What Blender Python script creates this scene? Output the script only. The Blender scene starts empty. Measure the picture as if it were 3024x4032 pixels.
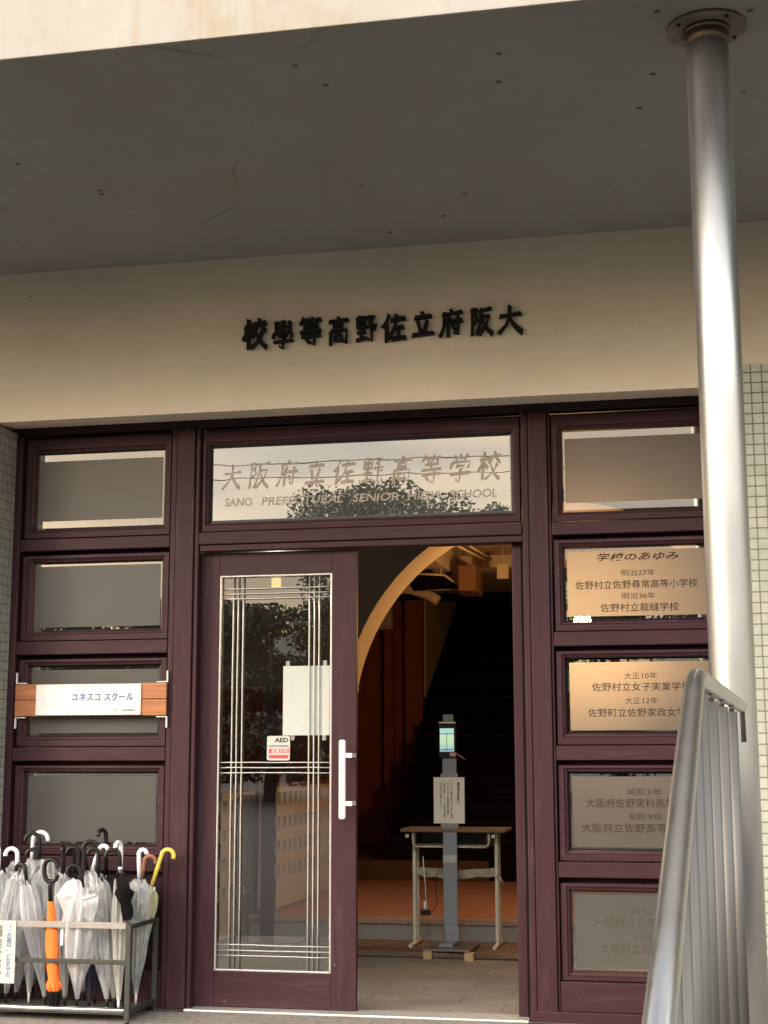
import bpy, bmesh, math, random
from mathutils import Vector, Matrix
R = math.radians
sc = bpy.context.scene
COL = sc.collection
random.seed(7)

# ------------------------------------------------------------------ camera, sky, sun, exposure
YAW, PITCH, ROLL, FPX = R(-11.62), R(9.41), R(-0.10), 5840.0
EYE = Vector((0, -9.0, 1.52))
fw = Vector((math.sin(YAW)*math.cos(PITCH), math.cos(YAW)*math.cos(PITCH), math.sin(PITCH)))
rt0 = Vector((math.cos(YAW), -math.sin(YAW), 0)); up0 = rt0.cross(fw)
rt = rt0*math.cos(ROLL) + up0*math.sin(ROLL); up = -rt0*math.sin(ROLL) + up0*math.cos(ROLL)
cam_d = bpy.data.cameras.new('camera'); cam = bpy.data.objects.new('camera', cam_d); COL.objects.link(cam)
cam.matrix_world = Matrix(((rt.x, up.x, -fw.x, EYE.x), (rt.y, up.y, -fw.y, EYE.y), (rt.z, up.z, -fw.z, EYE.z), (0, 0, 0, 1)))
cam_d.sensor_fit = 'VERTICAL'; cam_d.sensor_height = 24.0; cam_d.lens = 24.0*FPX/4032.0
cam_d.clip_start = 0.05; cam_d.clip_end = 3000
sc.camera = cam

SUN_EL, SUN_ROT = R(14.0), R(228.0)         # low, behind the camera on its left
w = bpy.data.worlds.new("World"); sc.world = w; w.use_nodes = True
nt = w.node_tree; bg = nt.nodes['Background']
sky = nt.nodes.new('ShaderNodeTexSky'); sky.sky_type = 'NISHITA'; sky.sun_disc = False
sky.sun_elevation = SUN_EL; sky.sun_rotation = SUN_ROT; sky.air_density = 1.3; sky.dust_density = 2.0; sky.ozone_density = 1.5
tc = nt.nodes.new('ShaderNodeTexCoord'); mp = nt.nodes.new('ShaderNodeMapping'); mp.inputs['Scale'].default_value = (1.2, 1.2, 7.0)
nz = nt.nodes.new('ShaderNodeTexNoise'); nz.inputs['Scale'].default_value = 2.2; nz.inputs['Detail'].default_value = 6
rp = nt.nodes.new('ShaderNodeValToRGB')
rp.color_ramp.elements[0].position = .35; rp.color_ramp.elements[0].color = (.62, .62, .64, 1)
rp.color_ramp.elements[1].position = .68; rp.color_ramp.elements[1].color = (1.36, 1.14, .90, 1)
mx = nt.nodes.new('ShaderNodeMixRGB'); mx.blend_type = 'MULTIPLY'; mx.inputs['Fac'].default_value = 1
nt.links.new(tc.outputs['Generated'], mp.inputs['Vector']); nt.links.new(mp.outputs['Vector'], nz.inputs['Vector'])
nt.links.new(nz.outputs['Fac'], rp.inputs['Fac']); hs = nt.nodes.new('ShaderNodeHueSaturation'); hs.inputs['Saturation'].default_value = .70
gm_ = nt.nodes.new('ShaderNodeGamma'); gm_.inputs['Gamma'].default_value = .50
nt.links.new(sky.outputs['Color'], gm_.inputs['Color']); nt.links.new(gm_.outputs['Color'], hs.inputs['Color']); nt.links.new(hs.outputs['Color'], mx.inputs['Color1'])
sxw = nt.nodes.new('ShaderNodeSeparateXYZ'); nt.links.new(tc.outputs['Generated'], sxw.inputs[0])
rz = nt.nodes.new('ShaderNodeValToRGB'); rz.color_ramp.elements[0].position = .08; rz.color_ramp.elements[0].color = (.53, .485, .415, 1)   # thin bright cloud overhead, duller at the horizon
eh_ = rz.color_ramp.elements.new(.22); eh_.color = (.50, .455, .39, 1)
em_ = rz.color_ramp.elements.new(.42); em_.color = (3.3, 3.2, 3.1, 1)
rz.color_ramp.elements[3].position = .75; rz.color_ramp.elements[3].color = (1.0, 1.0, 1.0, 1); nt.links.new(sxw.outputs['Z'], rz.inputs['Fac'])
mx2 = nt.nodes.new('ShaderNodeMixRGB'); mx2.blend_type = 'MULTIPLY'; mx2.inputs['Fac'].default_value = 1
mx3 = nt.nodes.new('ShaderNodeMixRGB'); mx3.blend_type = 'MULTIPLY'; mx3.inputs['Fac'].default_value = 1; mx3.inputs['Color2'].default_value = (5.6, 5.6, 5.6, 1)
nt.links.new(rp.outputs['Color'], mx.inputs['Color2']); nt.links.new(mx.outputs['Color'], mx2.inputs['Color1']); nt.links.new(rz.outputs['Color'], mx2.inputs['Color2']); nt.links.new(mx2.outputs['Color'], mx3.inputs['Color1']); nt.links.new(mx3.outputs['Color'], bg.inputs['Color'])
bg.inputs['Strength'].default_value = 0.10

sl = bpy.data.lights.new('sun', 'SUN'); so = bpy.data.objects.new('sun', sl); COL.objects.link(so)
sl.energy = 0.5; sl.angle = R(16); sl.color = (1.0, .86, .68)
sdir = Vector((math.sin(SUN_ROT)*math.cos(SUN_EL), math.cos(SUN_ROT)*math.cos(SUN_EL), math.sin(SUN_EL)))  # towards the sun
so.rotation_euler = sdir.to_track_quat('Z', 'Y').to_euler(); so.location = (0, -12, 6)

vs = sc.view_settings; vs.view_transform = 'Standard'; vs.look = 'None'; vs.exposure = 1.5; vs.gamma = 1.0
sc.cycles.use_denoising = True
sc.cycles.max_bounces = 10; sc.cycles.transparent_max_bounces = 24
sc.cycles.sample_clamp_indirect = 6.0; sc.cycles.caustics_reflective = False; sc.cycles.caustics_refractive = False

# ------------------------------------------------------------------ helpers
def ray(px, py): return rt*((px-1512)/FPX) - up*((py-2016)/FPX) + fw
def at(px, py, Y):
    d = ray(px, py); return EYE + d*((Y-EYE.y)/d.y)
def atz(px, py, Z):
    d = ray(px, py); return EYE + d*((Z-EYE.z)/d.z)

class MB:
    def __init__(s): s.bm = bmesh.new()
    def box(s, x0, x1, y0, y1, z0, z1, bev=0.0):
        b = bmesh.new(); bmesh.ops.create_cube(b, size=1.0)
        for v in b.verts:
            v.co = Vector(((x0+x1)/2 + v.co.x*(x1-x0), (y0+y1)/2 + v.co.y*(y1-y0), (z0+z1)/2 + v.co.z*(z1-z0)))
        if bev: bmesh.ops.bevel(b, geom=b.edges[:], offset=bev, segments=2, affect='EDGES', profile=0.5)
        s.join(b); return s
    def join(s, b, mat=None):
        if mat is not None: bmesh.ops.transform(b, matrix=mat, verts=b.verts)
        m = bpy.data.meshes.new('t'); b.to_mesh(m); b.free(); s.bm.from_mesh(m); bpy.data.meshes.remove(m)
    def poly(s, pts):
        s.bm.faces.new([s.bm.verts.new(p) for p in pts]); return s
    def prism(s, pts, d):
        """closed polygon pts extruded by vector d"""
        d = Vector(d); a = [s.bm.verts.new(p) for p in pts]; b = [s.bm.verts.new(Vector(p)+d) for p in pts]
        n = len(a); s.bm.faces.new(a); s.bm.faces.new(b[::-1])
        for i in range(n): s.bm.faces.new((a[i], b[i], b[(i+1) % n], a[(i+1) % n]))
        return s
    def tube(s, pts, rad, n=14, cap=True):
        pts = [Vector(p) for p in pts]; rad = rad if isinstance(rad, (list, tuple)) else [rad]*len(pts)
        rings = []; prev = None
        for i, p in enumerate(pts):
            t = (pts[min(i+1, len(pts)-1)] - pts[max(i-1, 0)]).normalized()
            if prev is None:
                a = Vector((0, 0, 1)) if abs(t.z) < .9 else Vector((0, 1, 0)); u = t.cross(a).normalized()
            else: u = (prev - t*prev.dot(t)).normalized()
            prev = u; v = t.cross(u)
            rings.append([s.bm.verts.new(p + (u*math.cos(6.28318*k/n) + v*math.sin(6.28318*k/n))*rad[i]) for k in range(n)])
        for a, b in zip(rings, rings[1:]):
            for k in range(n):
                f = s.bm.faces.new((a[k], a[(k+1) % n], b[(k+1) % n], b[k])); f.smooth = True
        if cap: s.bm.faces.new(rings[0][::-1]); s.bm.faces.new(rings[-1])
        return s
    def loops(s, loops, close=False):
        """rings with the same count joined by quads"""
        vs_ = [[s.bm.verts.new(p) for p in l] for l in loops]; n = len(loops[0])
        for a, b in zip(vs_, vs_[1:]):
            for k in range(n): s.bm.faces.new((a[k], a[(k+1) % n], b[(k+1) % n], b[k]))
        if close: s.bm.faces.new(vs_[-1])
        return s
    def build(s, name, mat, parent=None, loc=None):
        bmesh.ops.recalc_face_normals(s.bm, faces=s.bm.faces[:])
        o_loc = Vector(loc) if loc is not None else Vector((0, 0, 0))
        off = o_loc.copy(); q = parent
        while q is not None: off += q.location; q = q.parent
        for v in s.bm.verts: v.co -= off
        m = bpy.data.meshes.new(name); s.bm.to_mesh(m); s.bm.free()
        if mat is not None: m.materials.append(mat)
        o = bpy.data.objects.new(name, m); COL.objects.link(o); o.location = o_loc; o.parent = parent
        return o

def tag(o, label=None, cat=None, group=None, kind=None):
    if label: o['label'] = label
    if cat: o['category'] = cat
    if group: o['group'] = group
    if kind: o['kind'] = kind
    return o
def empty(name, loc, label, cat, group=None):
    o = bpy.data.objects.new(name, None); COL.objects.link(o); o.location = loc; o.empty_display_size = .1
    return tag(o, label, cat, group)

# ------------------------------------------------------------------ materials
def newmat(name):
    m = bpy.data.materials.new(name); m.use_nodes = True
    return m, m.node_tree, m.node_tree.nodes['Principled BSDF']
def N(t, typ, **kw):
    n = t.nodes.new(typ)
    for k, v in kw.items():
        if k in n.inputs: n.inputs[k].default_value = v
        else: setattr(n, k, v)
    return n
def ramp(t, src, p0, c0, p1, c1):
    r = N(t, 'ShaderNodeValToRGB'); e = r.color_ramp.elements
    e[0].position = p0; e[0].color = (*c0, 1); e[1].position = p1; e[1].color = (*c1, 1)
    t.links.new(src, r.inputs['Fac']); return r.outputs['Color']
def pos(t, scale=(1, 1, 1)):
    g = N(t, 'ShaderNodeNewGeometry'); mpn = N(t, 'ShaderNodeMapping'); mpn.inputs['Scale'].default_value = scale
    t.links.new(g.outputs['Position'], mpn.inputs['Vector']); return mpn.outputs['Vector']
def noise(t, vec, scale, detail=4, rough=.55):
    n = N(t, 'ShaderNodeTexNoise', Scale=scale, Detail=detail, Roughness=rough); t.links.new(vec, n.inputs['Vector']); return n.outputs['Fac']
def mixc(t, fac, a, b, mode='MIX'):
    n = N(t, 'ShaderNodeMixRGB'); n.blend_type = mode
    for s_, v in (('Fac', fac), ('Color1', a), ('Color2', b)):
        if hasattr(v, 'is_linked') or hasattr(v, 'links'): t.links.new(v, n.inputs[s_])
        else: n.inputs[s_].default_value = v if s_ == 'Fac' else (*v, 1)
    return n.outputs['Color']
def bump(t, bs, h, strength=.3, dist=.01):
    b = N(t, 'ShaderNodeBump', Strength=strength, Distance=dist); t.links.new(h, b.inputs['Height']); t.links.new(b.outputs['Normal'], bs.inputs['Normal'])

def simple(name, c, rough=.5, metal=0.0, var=.12, nscale=25, scale=(1, 1, 1), bs_=.15, dist=.003, spec=.5):
    m, t, b = newmat(name); v = pos(t, scale); n = noise(t, v, nscale)
    lo = tuple(x*(1-var) for x in c); hi = tuple(min(1, x*(1+var)) for x in c)
    t.links.new(ramp(t, n, .3, lo, .7, hi), b.inputs['Base Color'])
    b.inputs['Roughness'].default_value = rough; b.inputs['Metallic'].default_value = metal; b.inputs['Specular IOR Level'].default_value = spec
    if bs_: bump(t, b, n, bs_, dist)
    return m

def plaster(name, c, stains=0.0, specks=True, flat=False):
    m, t, b = newmat(name); v = pos(t)
    big = noise(t, v, 1.3, 5); fine = noise(t, v, 60, 6, .7); mid = noise(t, v, 9, 4)
    col = ramp(t, big, .3, tuple(x*.93 for x in c), .7, tuple(x*1.03 for x in c))
    col = mixc(t, .10, col, ramp(t, mid, .35, (.55, .5, .42), .65, (1, 1, 1)), 'MULTIPLY')
    if specks:
        vo = N(t, 'ShaderNodeTexVoronoi', Scale=1.9 if flat else 2.1)
        if flat: vo.voronoi_dimensions = '2D'
        t.links.new(v, vo.inputs['Vector'])
        sp = ramp(t, vo.outputs['Distance'], .022, (.12, .12, .11), .036, (1, 1, 1)); keep = ramp(t, noise(t, v, .9, 2), .47, (0, 0, 0), .56, (.85, .85, .85)) if flat else .8; col = mixc(t, keep, col, sp, 'MULTIPLY')
    if flat:
        ve = N(t, 'ShaderNodeTexVoronoi', Scale=.42); ve.feature = 'DISTANCE_TO_EDGE'; ve.voronoi_dimensions = '2D'
        wv = N(t, 'ShaderNodeTexNoise', Scale=2.0, Detail=6); t.links.new(v, wv.inputs['Vector']); wa = N(t, 'ShaderNodeMixRGB'); wa.blend_type = 'ADD'; wa.inputs['Fac'].default_value = .35
        t.links.new(v, wa.inputs['Color1']); t.links.new(wv.outputs['Color'], wa.inputs['Color2']); t.links.new(wa.outputs['Color'], ve.inputs['Vector'])
        ck = ramp(t, ve.outputs['Distance'], .0015, (.45, .44, .42), .006, (1, 1, 1)); km = ramp(t, noise(t, v, 1.1, 3), .5, (0, 0, 0), .6, (.6, .6, .6)); col = mixc(t, km, col, ck, 'MULTIPLY')
    if stains:
        vs2 = pos(t, (1, 1, .7)); sn = noise(t, vs2, 1.6, 7, .65)
        msk = ramp(t, sn, .52, (0, 0, 0), .68, (1, 1, 1)); k = mixc(t, 1.0, msk, (stains,)*3, 'MULTIPLY')
        col = mixc(t, k, col, (c[0]*.86, c[1]*.72, c[2]*.52))
        st = noise(t, pos(t, (8, 8, .35)), 1.6, 5); sm = ramp(t, st, .6, (0, 0, 0), .75, (stains*.6,)*3)
        col = mixc(t, sm, col, (c[0]*.8, c[1]*.68, c[2]*.5))
    t.links.new(col, b.inputs['Base Color']); b.inputs['Roughness'].default_value = .85; b.inputs['Specular IOR Level'].default_value = .25
    hh = N(t, 'ShaderNodeMath', operation='ADD'); t.links.new(fine, hh.inputs[0]); t.links.new(mid, hh.inputs[1])
    bump(t, b, hh.outputs[0], .35, .004); return m

def paint(name, scale, k=1.0):
    c = (.036*k, .0108*k, .0165*k); m, t, b = newmat(name); v = pos(t, scale)
    g = noise(t, v, 14, 6, .6); col = ramp(t, g, .3, tuple(x*.82 for x in c), .7, tuple(x*1.15 for x in c))
    wear = noise(t, pos(t, scale), 5, 8, .7); wm = ramp(t, wear, .54, (0, 0, 0), .74, (.7, .7, .7))
    col = mixc(t, wm, col, (.075*k, .045*k, .053*k))
    vo = N(t, 'ShaderNodeTexVoronoi', Scale=7.0); t.links.new(pos(t), vo.inputs['Vector'])
    ch = ramp(t, vo.outputs['Distance'], .018, (.55, .55, .55), .035, (0, 0, 0)); col = mixc(t, ch, col, (.42, .36, .36))
    t.links.new(col, b.inputs['Base Color']); b.inputs['Roughness'].default_value = .55; b.inputs['Specular IOR Level'].default_value = .28
    bump(t, b, g, .25, .003); return m

def tile(name, pitch, c1, c2, mortar, msize=.0042):
    m, t, b = newmat(name); g = N(t, 'ShaderNodeNewGeometry'); sx = N(t, 'ShaderNodeSeparateXYZ'); t.links.new(g.outputs['Position'], sx.inputs[0])
    ad = N(t, 'ShaderNodeMath', operation='ADD'); t.links.new(sx.outputs['X'], ad.inputs[0]); t.links.new(sx.outputs['Y'], ad.inputs[1])
    cb = N(t, 'ShaderNodeCombineXYZ'); t.links.new(ad.outputs[0], cb.inputs['X']); t.links.new(sx.outputs['Z'], cb.inputs['Y'])
    br = N(t, 'ShaderNodeTexBrick', offset=0.0, squash=1.0); br.inputs['Scale'].default_value = 1.0
    br.inputs['Brick Width'].default_value = pitch; br.inputs['Row Height'].default_value = pitch; br.inputs['Mortar Size'].default_value = msize
    br.inputs['Mortar Smooth'].default_value = .15; br.inputs['Bias'].default_value = 0
    br.inputs['Color1'].default_value = (*c1, 1); br.inputs['Color2'].default_value = (*c2, 1); br.inputs['Mortar'].default_value = (*mortar, 1)
    t.links.new(cb.outputs[0], br.inputs['Vector'])
    n = noise(t, pos(t), 11, 5); col = mixc(t, .5, br.outputs['Color'], ramp(t, n, .3, (.72, .72, .66), .7, (1.05, 1.05, 1.05)), 'MULTIPLY')
    t.links.new(col, b.inputs['Base Color'])
    rr = N(t, 'ShaderNodeMapRange'); rr.inputs['To Min'].default_value = .22; rr.inputs['To Max'].default_value = .85
    t.links.new(br.outputs['Fac'], rr.inputs['Value']); t.links.new(rr.outputs[0], b.inputs['Roughness'])
    inv = N(t, 'ShaderNodeMath', operation='SUBTRACT'); inv.inputs[0].default_value = 1; t.links.new(br.outputs['Fac'], inv.inputs[1])
    sm = N(t, 'ShaderNodeMath', operation='MULTIPLY_ADD'); t.links.new(noise(t, pos(t), 18, 2), sm.inputs[0]); sm.inputs[1].default_value = .5; t.links.new(inv.outputs[0], sm.inputs[2])
    bump(t, b, sm.outputs[0], .5, .004); return m

def pavers(name, wd, ht, c1, c2, mortar):
    m, t, b = newmat(name); br = N(t, 'ShaderNodeTexBrick', offset=.5); br.inputs['Scale'].default_value = 1
    br.inputs['Brick Width'].default_value = wd; br.inputs['Row Height'].default_value = ht; br.inputs['Mortar Size'].default_value = .004
    br.inputs['Color1'].default_value = (*c1, 1); br.inputs['Color2'].default_value = (*c2, 1); br.inputs['Mortar'].default_value = (*mortar, 1)
    t.links.new(pos(t), br.inputs['Vector']); n = noise(t, pos(t), 30, 6, .7); n2 = noise(t, pos(t), 2.5, 4)
    col = mixc(t, .6, br.outputs['Color'], ramp(t, n, .3, (.7, .7, .7), .7, (1.1, 1.1, 1.1)), 'MULTIPLY')
    col = mixc(t, .5, col, ramp(t, n2, .35, (.7, .69, .68), .65, (1.05, 1.05, 1.05)), 'MULTIPLY')
    t.links.new(col, b.inputs['Base Color']); b.inputs['Roughness'].default_value = .85
    bump(t, b, n, .3, .004); return m

def shader_mat(name):
    m = bpy.data.materials.new(name); m.use_nodes = True; t = m.node_tree
    for n in list(t.nodes):
        if n.type != 'OUTPUT_MATERIAL': t.nodes.remove(n)
    return m, t, t.nodes['Material Output']
def clear_glass(name, refl, tint=(1, 1, 1), wav=0.0):
    m, t, out = shader_mat(name); tr = N(t, 'ShaderNodeBsdfTransparent'); tr.inputs['Color'].default_value = (*tint, 1)
    gl = N(t, 'ShaderNodeBsdfGlossy'); gl.inputs['Roughness'].default_value = 0.006; gl.inputs['Color'].default_value = (.95, .96, 1, 1)
    if wav:
        b = N(t, 'ShaderNodeBump', Strength=wav, Distance=.01); t.links.new(noise(t, pos(t), 3.5, 1), b.inputs['Height']); t.links.new(b.outputs['Normal'], gl.inputs['Normal'])
    mxs = N(t, 'ShaderNodeMixShader'); mxs.inputs['Fac'].default_value = refl
    t.links.new(tr.outputs[0], mxs.inputs[1]); t.links.new(gl.outputs[0], mxs.inputs[2]); t.links.new(mxs.outputs[0], out.inputs['Surface']); return m
def frosted(name):
    m, t, out = shader_mat(name)
    df = N(t, 'ShaderNodeBsdfDiffuse'); n = noise(t, pos(t), 5, 4)
    t.links.new(ramp(t, n, .3, (.092, .092, .090), .7, (.112, .111, .108)), df.inputs['Color'])
    rf = N(t, 'ShaderNodeBsdfRefraction'); rf.inputs['Roughness'].default_value = .95; rf.inputs['IOR'].default_value = 1.3; rf.inputs['Color'].default_value = (.8, .78, .74, 1)
    gl = N(t, 'ShaderNodeBsdfGlossy'); gl.inputs['Roughness'].default_value = .38; gl.inputs['Color'].default_value = (.8, .8, .8, 1)
    a = N(t, 'ShaderNodeMixShader'); a.inputs['Fac'].default_value = .47; b = N(t, 'ShaderNodeMixShader'); b.inputs['Fac'].default_value = .05
    t.links.new(df.outputs[0], a.inputs[1]); t.links.new(rf.outputs[0], a.inputs[2]); t.links.new(a.outputs[0], b.inputs[1]); t.links.new(gl.outputs[0], b.inputs[2])
    t.links.new(b.outputs[0], out.inputs['Surface']); return m
def vinyl(name, c, alpha, rough=.3):
    m, t, out = shader_mat(name); tr = N(t, 'ShaderNodeBsdfTransparent'); df = N(t, 'ShaderNodeBsdfDiffuse'); tl = N(t, 'ShaderNodeBsdfTranslucent'); gl = N(t, 'ShaderNodeBsdfGlossy')
    n = noise(t, pos(t, (1, 1, .25)), 40, 5, .7)
    cc = ramp(t, n, .3, tuple(x*.7 for x in c), .7, c); t.links.new(cc, df.inputs['Color']); t.links.new(cc, tl.inputs['Color'])
    gl.inputs['Roughness'].default_value = rough
    a = N(t, 'ShaderNodeMixShader'); a.inputs['Fac'].default_value = .4; t.links.new(df.outputs[0], a.inputs[1]); t.links.new(tl.outputs[0], a.inputs[2])
    b = N(t, 'ShaderNodeMixShader'); b.inputs['Fac'].default_value = .14; t.links.new(a.outputs[0], b.inputs[1]); t.links.new(gl.outputs[0], b.inputs[2])
    al = N(t, 'ShaderNodeMapRange'); al.inputs['To Min'].default_value = alpha*.6; al.inputs['To Max'].default_value = min(1, alpha*1.35); t.links.new(n, al.inputs['Value'])
    o = N(t, 'ShaderNodeMixShader'); t.links.new(al.outputs[0], o.inputs['Fac']); t.links.new(tr.outputs[0], o.inputs[1]); t.links.new(b.outputs[0], o.inputs[2])
    t.links.new(o.outputs[0], out.inputs['Surface']); return m
def steel(name, c, rough, streak=(1, 1, .06), amt=.25, bp=.06):
    m, t, b = newmat(name); n = noise(t, pos(t, streak), 22, 5, .65); n2 = noise(t, pos(t, (1, 1, .5)), 6, 5, .7)
    col = ramp(t, n2, .3, tuple(x*.86 for x in c), .65, c); t.links.new(col, b.inputs['Base Color']); b.inputs['Metallic'].default_value = 1
    mr = N(t, 'ShaderNodeMapRange'); mr.inputs['To Min'].default_value = rough*(1-amt); mr.inputs['To Max'].default_value = rough*(1+amt)
    t.links.new(n, mr.inputs['Value']); t.links.new(mr.outputs[0], b.inputs['Roughness']); bump(t, b, n, bp, .002) if bp else None; return m
def emit(name, c, s):
    m, t, out = shader_mat(name); e = N(t, 'ShaderNodeEmission'); e.inputs['Color'].default_value = (*c, 1); e.inputs['Strength'].default_value = s
    t.links.new(e.outputs[0], out.inputs['Surface']); return m

M = dict(
    plaster=plaster('wall plaster', (.80, .725, .61)), fascia=plaster('fascia paint', (.38, .372, .352), .9, False), soffit=plaster('soffit paint', (.285, .30, .292), .35, True, True),
    paint_v=paint('purple paint upright', (3, 3, .25)), paint_h=paint('purple paint level', (.25, 3, 3)), paint_d=paint('purple paint dark and shaded', (1, 1, 1), .55),  # paint_d is a darker copy; the shade of recesses is in its colour
    tile=tile('green white tile', .0612, (.45, .465, .42), (.39, .41, .365), (.18, .18, .165)),
    pavers=pavers('paver', .20, .10, (.34, .31, .285), (.28, .26, .245), (.12, .115, .11)),
    asphalt=simple('asphalt', (.036, .036, .036), .9, nscale=80), letter=simple('black bronze', (.006, .006, .006), .6, 0, spec=.2),
    steel=steel('brushed steel', (.46, .455, .45), .40), rail=steel('rail steel', (.36, .36, .36), .30, bp=0), bar=simple('dull steel', (.105, .104, .102), .5, .4, nscale=30, scale=(1, 1, .1)),
    rodm=steel('bright rod', (.8, .8, .8), .2, (1, 1, 1)), darkmetal=simple('grey stand metal', (.062, .066, .060), .45, .6), platemetal=simple('grey flat bar', (.31, .29, .275), .5, .3),
    alu=simple('aluminium', (.62, .62, .60), .4, .5), mirror=clear_glass('border glass', .27, (.75, .75, .75), .012), doorglass=clear_glass('door glass', .17, (.92, .93, .92), .02),
    frosted=frosted('frosted glass'), came=simple('zinc came', (.50, .50, .49), .4, .7), etch=simple('etched text', (.04, .032, .026), .7, spec=.2, bs_=0), etch3=simple('faint etched text', (.075, .066, .058), .7, spec=.2, bs_=0), etch2=simple('frosted text', (.38, .34, .30), .7),
    paper=simple('white paper', (.46, .485, .47), .7, var=.03), ink=simple('ink', (.02, .02, .02), .7), red=simple('red print', (.62, .06, .08), .6), white=simple('white plastic', (.80, .80, .84), .35, var=.04),
    blueink=simple('blue print', (.10, .18, .38), .6), cedar=simple('cedar board', (.36, .14, .055), .6, nscale=10, scale=(.4, 6, 6), var=.35), plate=simple('white plate', (.72, .70, .69), .35, var=.05),
    emboss=simple('embossed mark', (.80, .80, .79), .4), bone=simple('white bracket', (.75, .74, .72), .4), black=simple('black plastic', (.006, .006, .007), .38, var=.3, spec=.35), navy=simple('navy cloth', (.012, .016, .035), .75),
    blackcloth=simple('black cloth', (.008, .008, .008), .9, spec=.08), orange=simple('orange cloth', (.85, .17, .02), .75, nscale=60), yellow=simple('yellow plastic', (.74, .56, .10), .4), cream=vinyl('cream vinyl', (.85, .80, .50), .85),
    tan=simple('tan wood', (.34, .15, .09), .45), clear=vinyl('clear vinyl', (.86, .91, .96), .42), film=vinyl('loose film', (.86, .91, .96), .30), milk=vinyl('milky vinyl', (.90, .92, .97), .66), whitecloth=vinyl('white vinyl', (.95, .94, .98), .95), silver=vinyl('silver vinyl', (.80, .79, .76), .75, .2),
    concrete=simple('concrete', (.24, .235, .22), .9, nscale=18), hallfloor=pavers('hall floor', .6, .3, (.30, .275, .24), (.25, .235, .21), (.13, .12, .11)),
    sunoko=simple('brown boards', (.17, .11, .07), .7, nscale=9, scale=(.3, 5, 5), var=.4), granite=simple('granite riser', (.33, .315, .28), .7, nscale=140, var=.45),
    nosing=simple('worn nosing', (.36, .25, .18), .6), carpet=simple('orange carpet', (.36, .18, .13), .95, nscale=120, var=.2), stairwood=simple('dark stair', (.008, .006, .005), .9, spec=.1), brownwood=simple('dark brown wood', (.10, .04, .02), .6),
    hallwall=plaster('hall wall', (.62, .50, .34), 0, False), archface=plaster('arch face with painted shade', (.060, .052, .040), 0, False), hallgrey=plaster('shaded arch face', (.20, .19, .165), 0, False), redcol=simple('oxblood pillar', (.25, .055, .028), .6, nscale=6, scale=(4, 4, .3)), dado=simple('dark dado', (.010, .008, .007), .9, spec=.1),
    block=simple('beige block', (.56, .50, .38), .85, nscale=40), blockcap=simple('red brown cap', (.22, .07, .04), .6), hole=simple('block recess', (.05, .045, .035), .9), darkceil=simple('hall ceiling', (.45, .35, .22), .9),
    slate=simple('slate metal', (.24, .27, .31), .45, 0, var=.03), devblack=simple('device black', (.015, .015, .017), .2), screen=None, pine=simple('pine block', (.50, .35, .18), .7), deskwood=simple('desk top', (.15, .095, .06), .5, nscale=12, scale=(.4, 5, 5), var=.3),
    deskmetal=simple('cream steel', (.60, .57, .46), .45), traymetal=simple('grey tray', (.16, .155, .13), .5), plasticbag=simple('cloudy bag', (.27, .235, .17), .5, nscale=14, var=.3), tape=vinyl('clear tape', (.75, .75, .72), .45), pink=simple('pink tape', (.62, .38, .34), .6),
    boxwood=simple('orange veneer', (.25, .115, .04), .5, nscale=8, scale=(3, 3, .4)), duct=simple('beige duct', (.62, .48, .28), .6), leaf=None, trunk=simple('bark', (.07, .055, .04), .9))

# transom mirror glass, screen, leaves
m, t, b = newmat('mirror glass'); b.inputs['Base Color'].default_value = (.02, .02, .022, 1)
gl = N(t, 'ShaderNodeBsdfGlossy'); gl.inputs['Roughness'].default_value = 0.005; gl.inputs['Color'].default_value = (.96, .95, .95, 1)
bb = N(t, 'ShaderNodeBump', Strength=.02, Distance=.01); t.links.new(noise(t, pos(t), 4, 1), bb.inputs['Height']); t.links.new(bb.outputs[0], gl.inputs['Normal'])
ms = N(t, 'ShaderNodeMixShader'); ms.inputs['Fac'].default_value = .42; t.links.new(b.outputs[0], ms.inputs[1]); t.links.new(gl.outputs[0], ms.inputs[2])
t.links.new(ms.outputs[0], t.nodes['Material Output'].inputs['Surface']); M['transom'] = m
m, t, out = shader_mat('lit screen'); e = N(t, 'ShaderNodeEmission'); g = N(t, 'ShaderNodeNewGeometry'); sx = N(t, 'ShaderNodeSeparateXYZ'); t.links.new(g.outputs['Position'], sx.inputs[0])
mr = N(t, 'ShaderNodeMapRange'); mr.inputs['From Min'].default_value = 1.55; mr.inputs['From Max'].default_value = 1.76; t.links.new(sx.outputs['Z'], mr.inputs['Value'])
r_ = N(t, 'ShaderNodeValToRGB'); el = r_.color_ramp.elements; el[0].position = 0; el[0].color = (.35, .55, .6, 1); el[1].position = 1; el[1].color = (.45, .75, .68, 1)
for p_, c_ in ((.25, (.45, .68, .70, 1)), (.45, (.62, .85, .50, 1)), (.72, (.62, .85, .62, 1)), (.76, (.18, .26, .26, 1)), (.80, (.5, .82, .74, 1))):
    x_ = el.new(p_); x_.color = c_
t.links.new(mr.outputs[0], r_.inputs['Fac']); t.links.new(r_.outputs['Color'], e.inputs['Color']); e.inputs['Strength'].default_value = .32; t.links.new(e.outputs[0], out.inputs['Surface']); M['screen'] = m
m, t, b = newmat('foliage'); n = noise(t, pos(t), 1.3, 3); t.links.new(ramp(t, n, .3, (.06, .07, .05), .7, (.12, .13, .085)), b.inputs['Base Color']); b.inputs['Roughness'].default_value = .7; M['leaf'] = m

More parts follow.
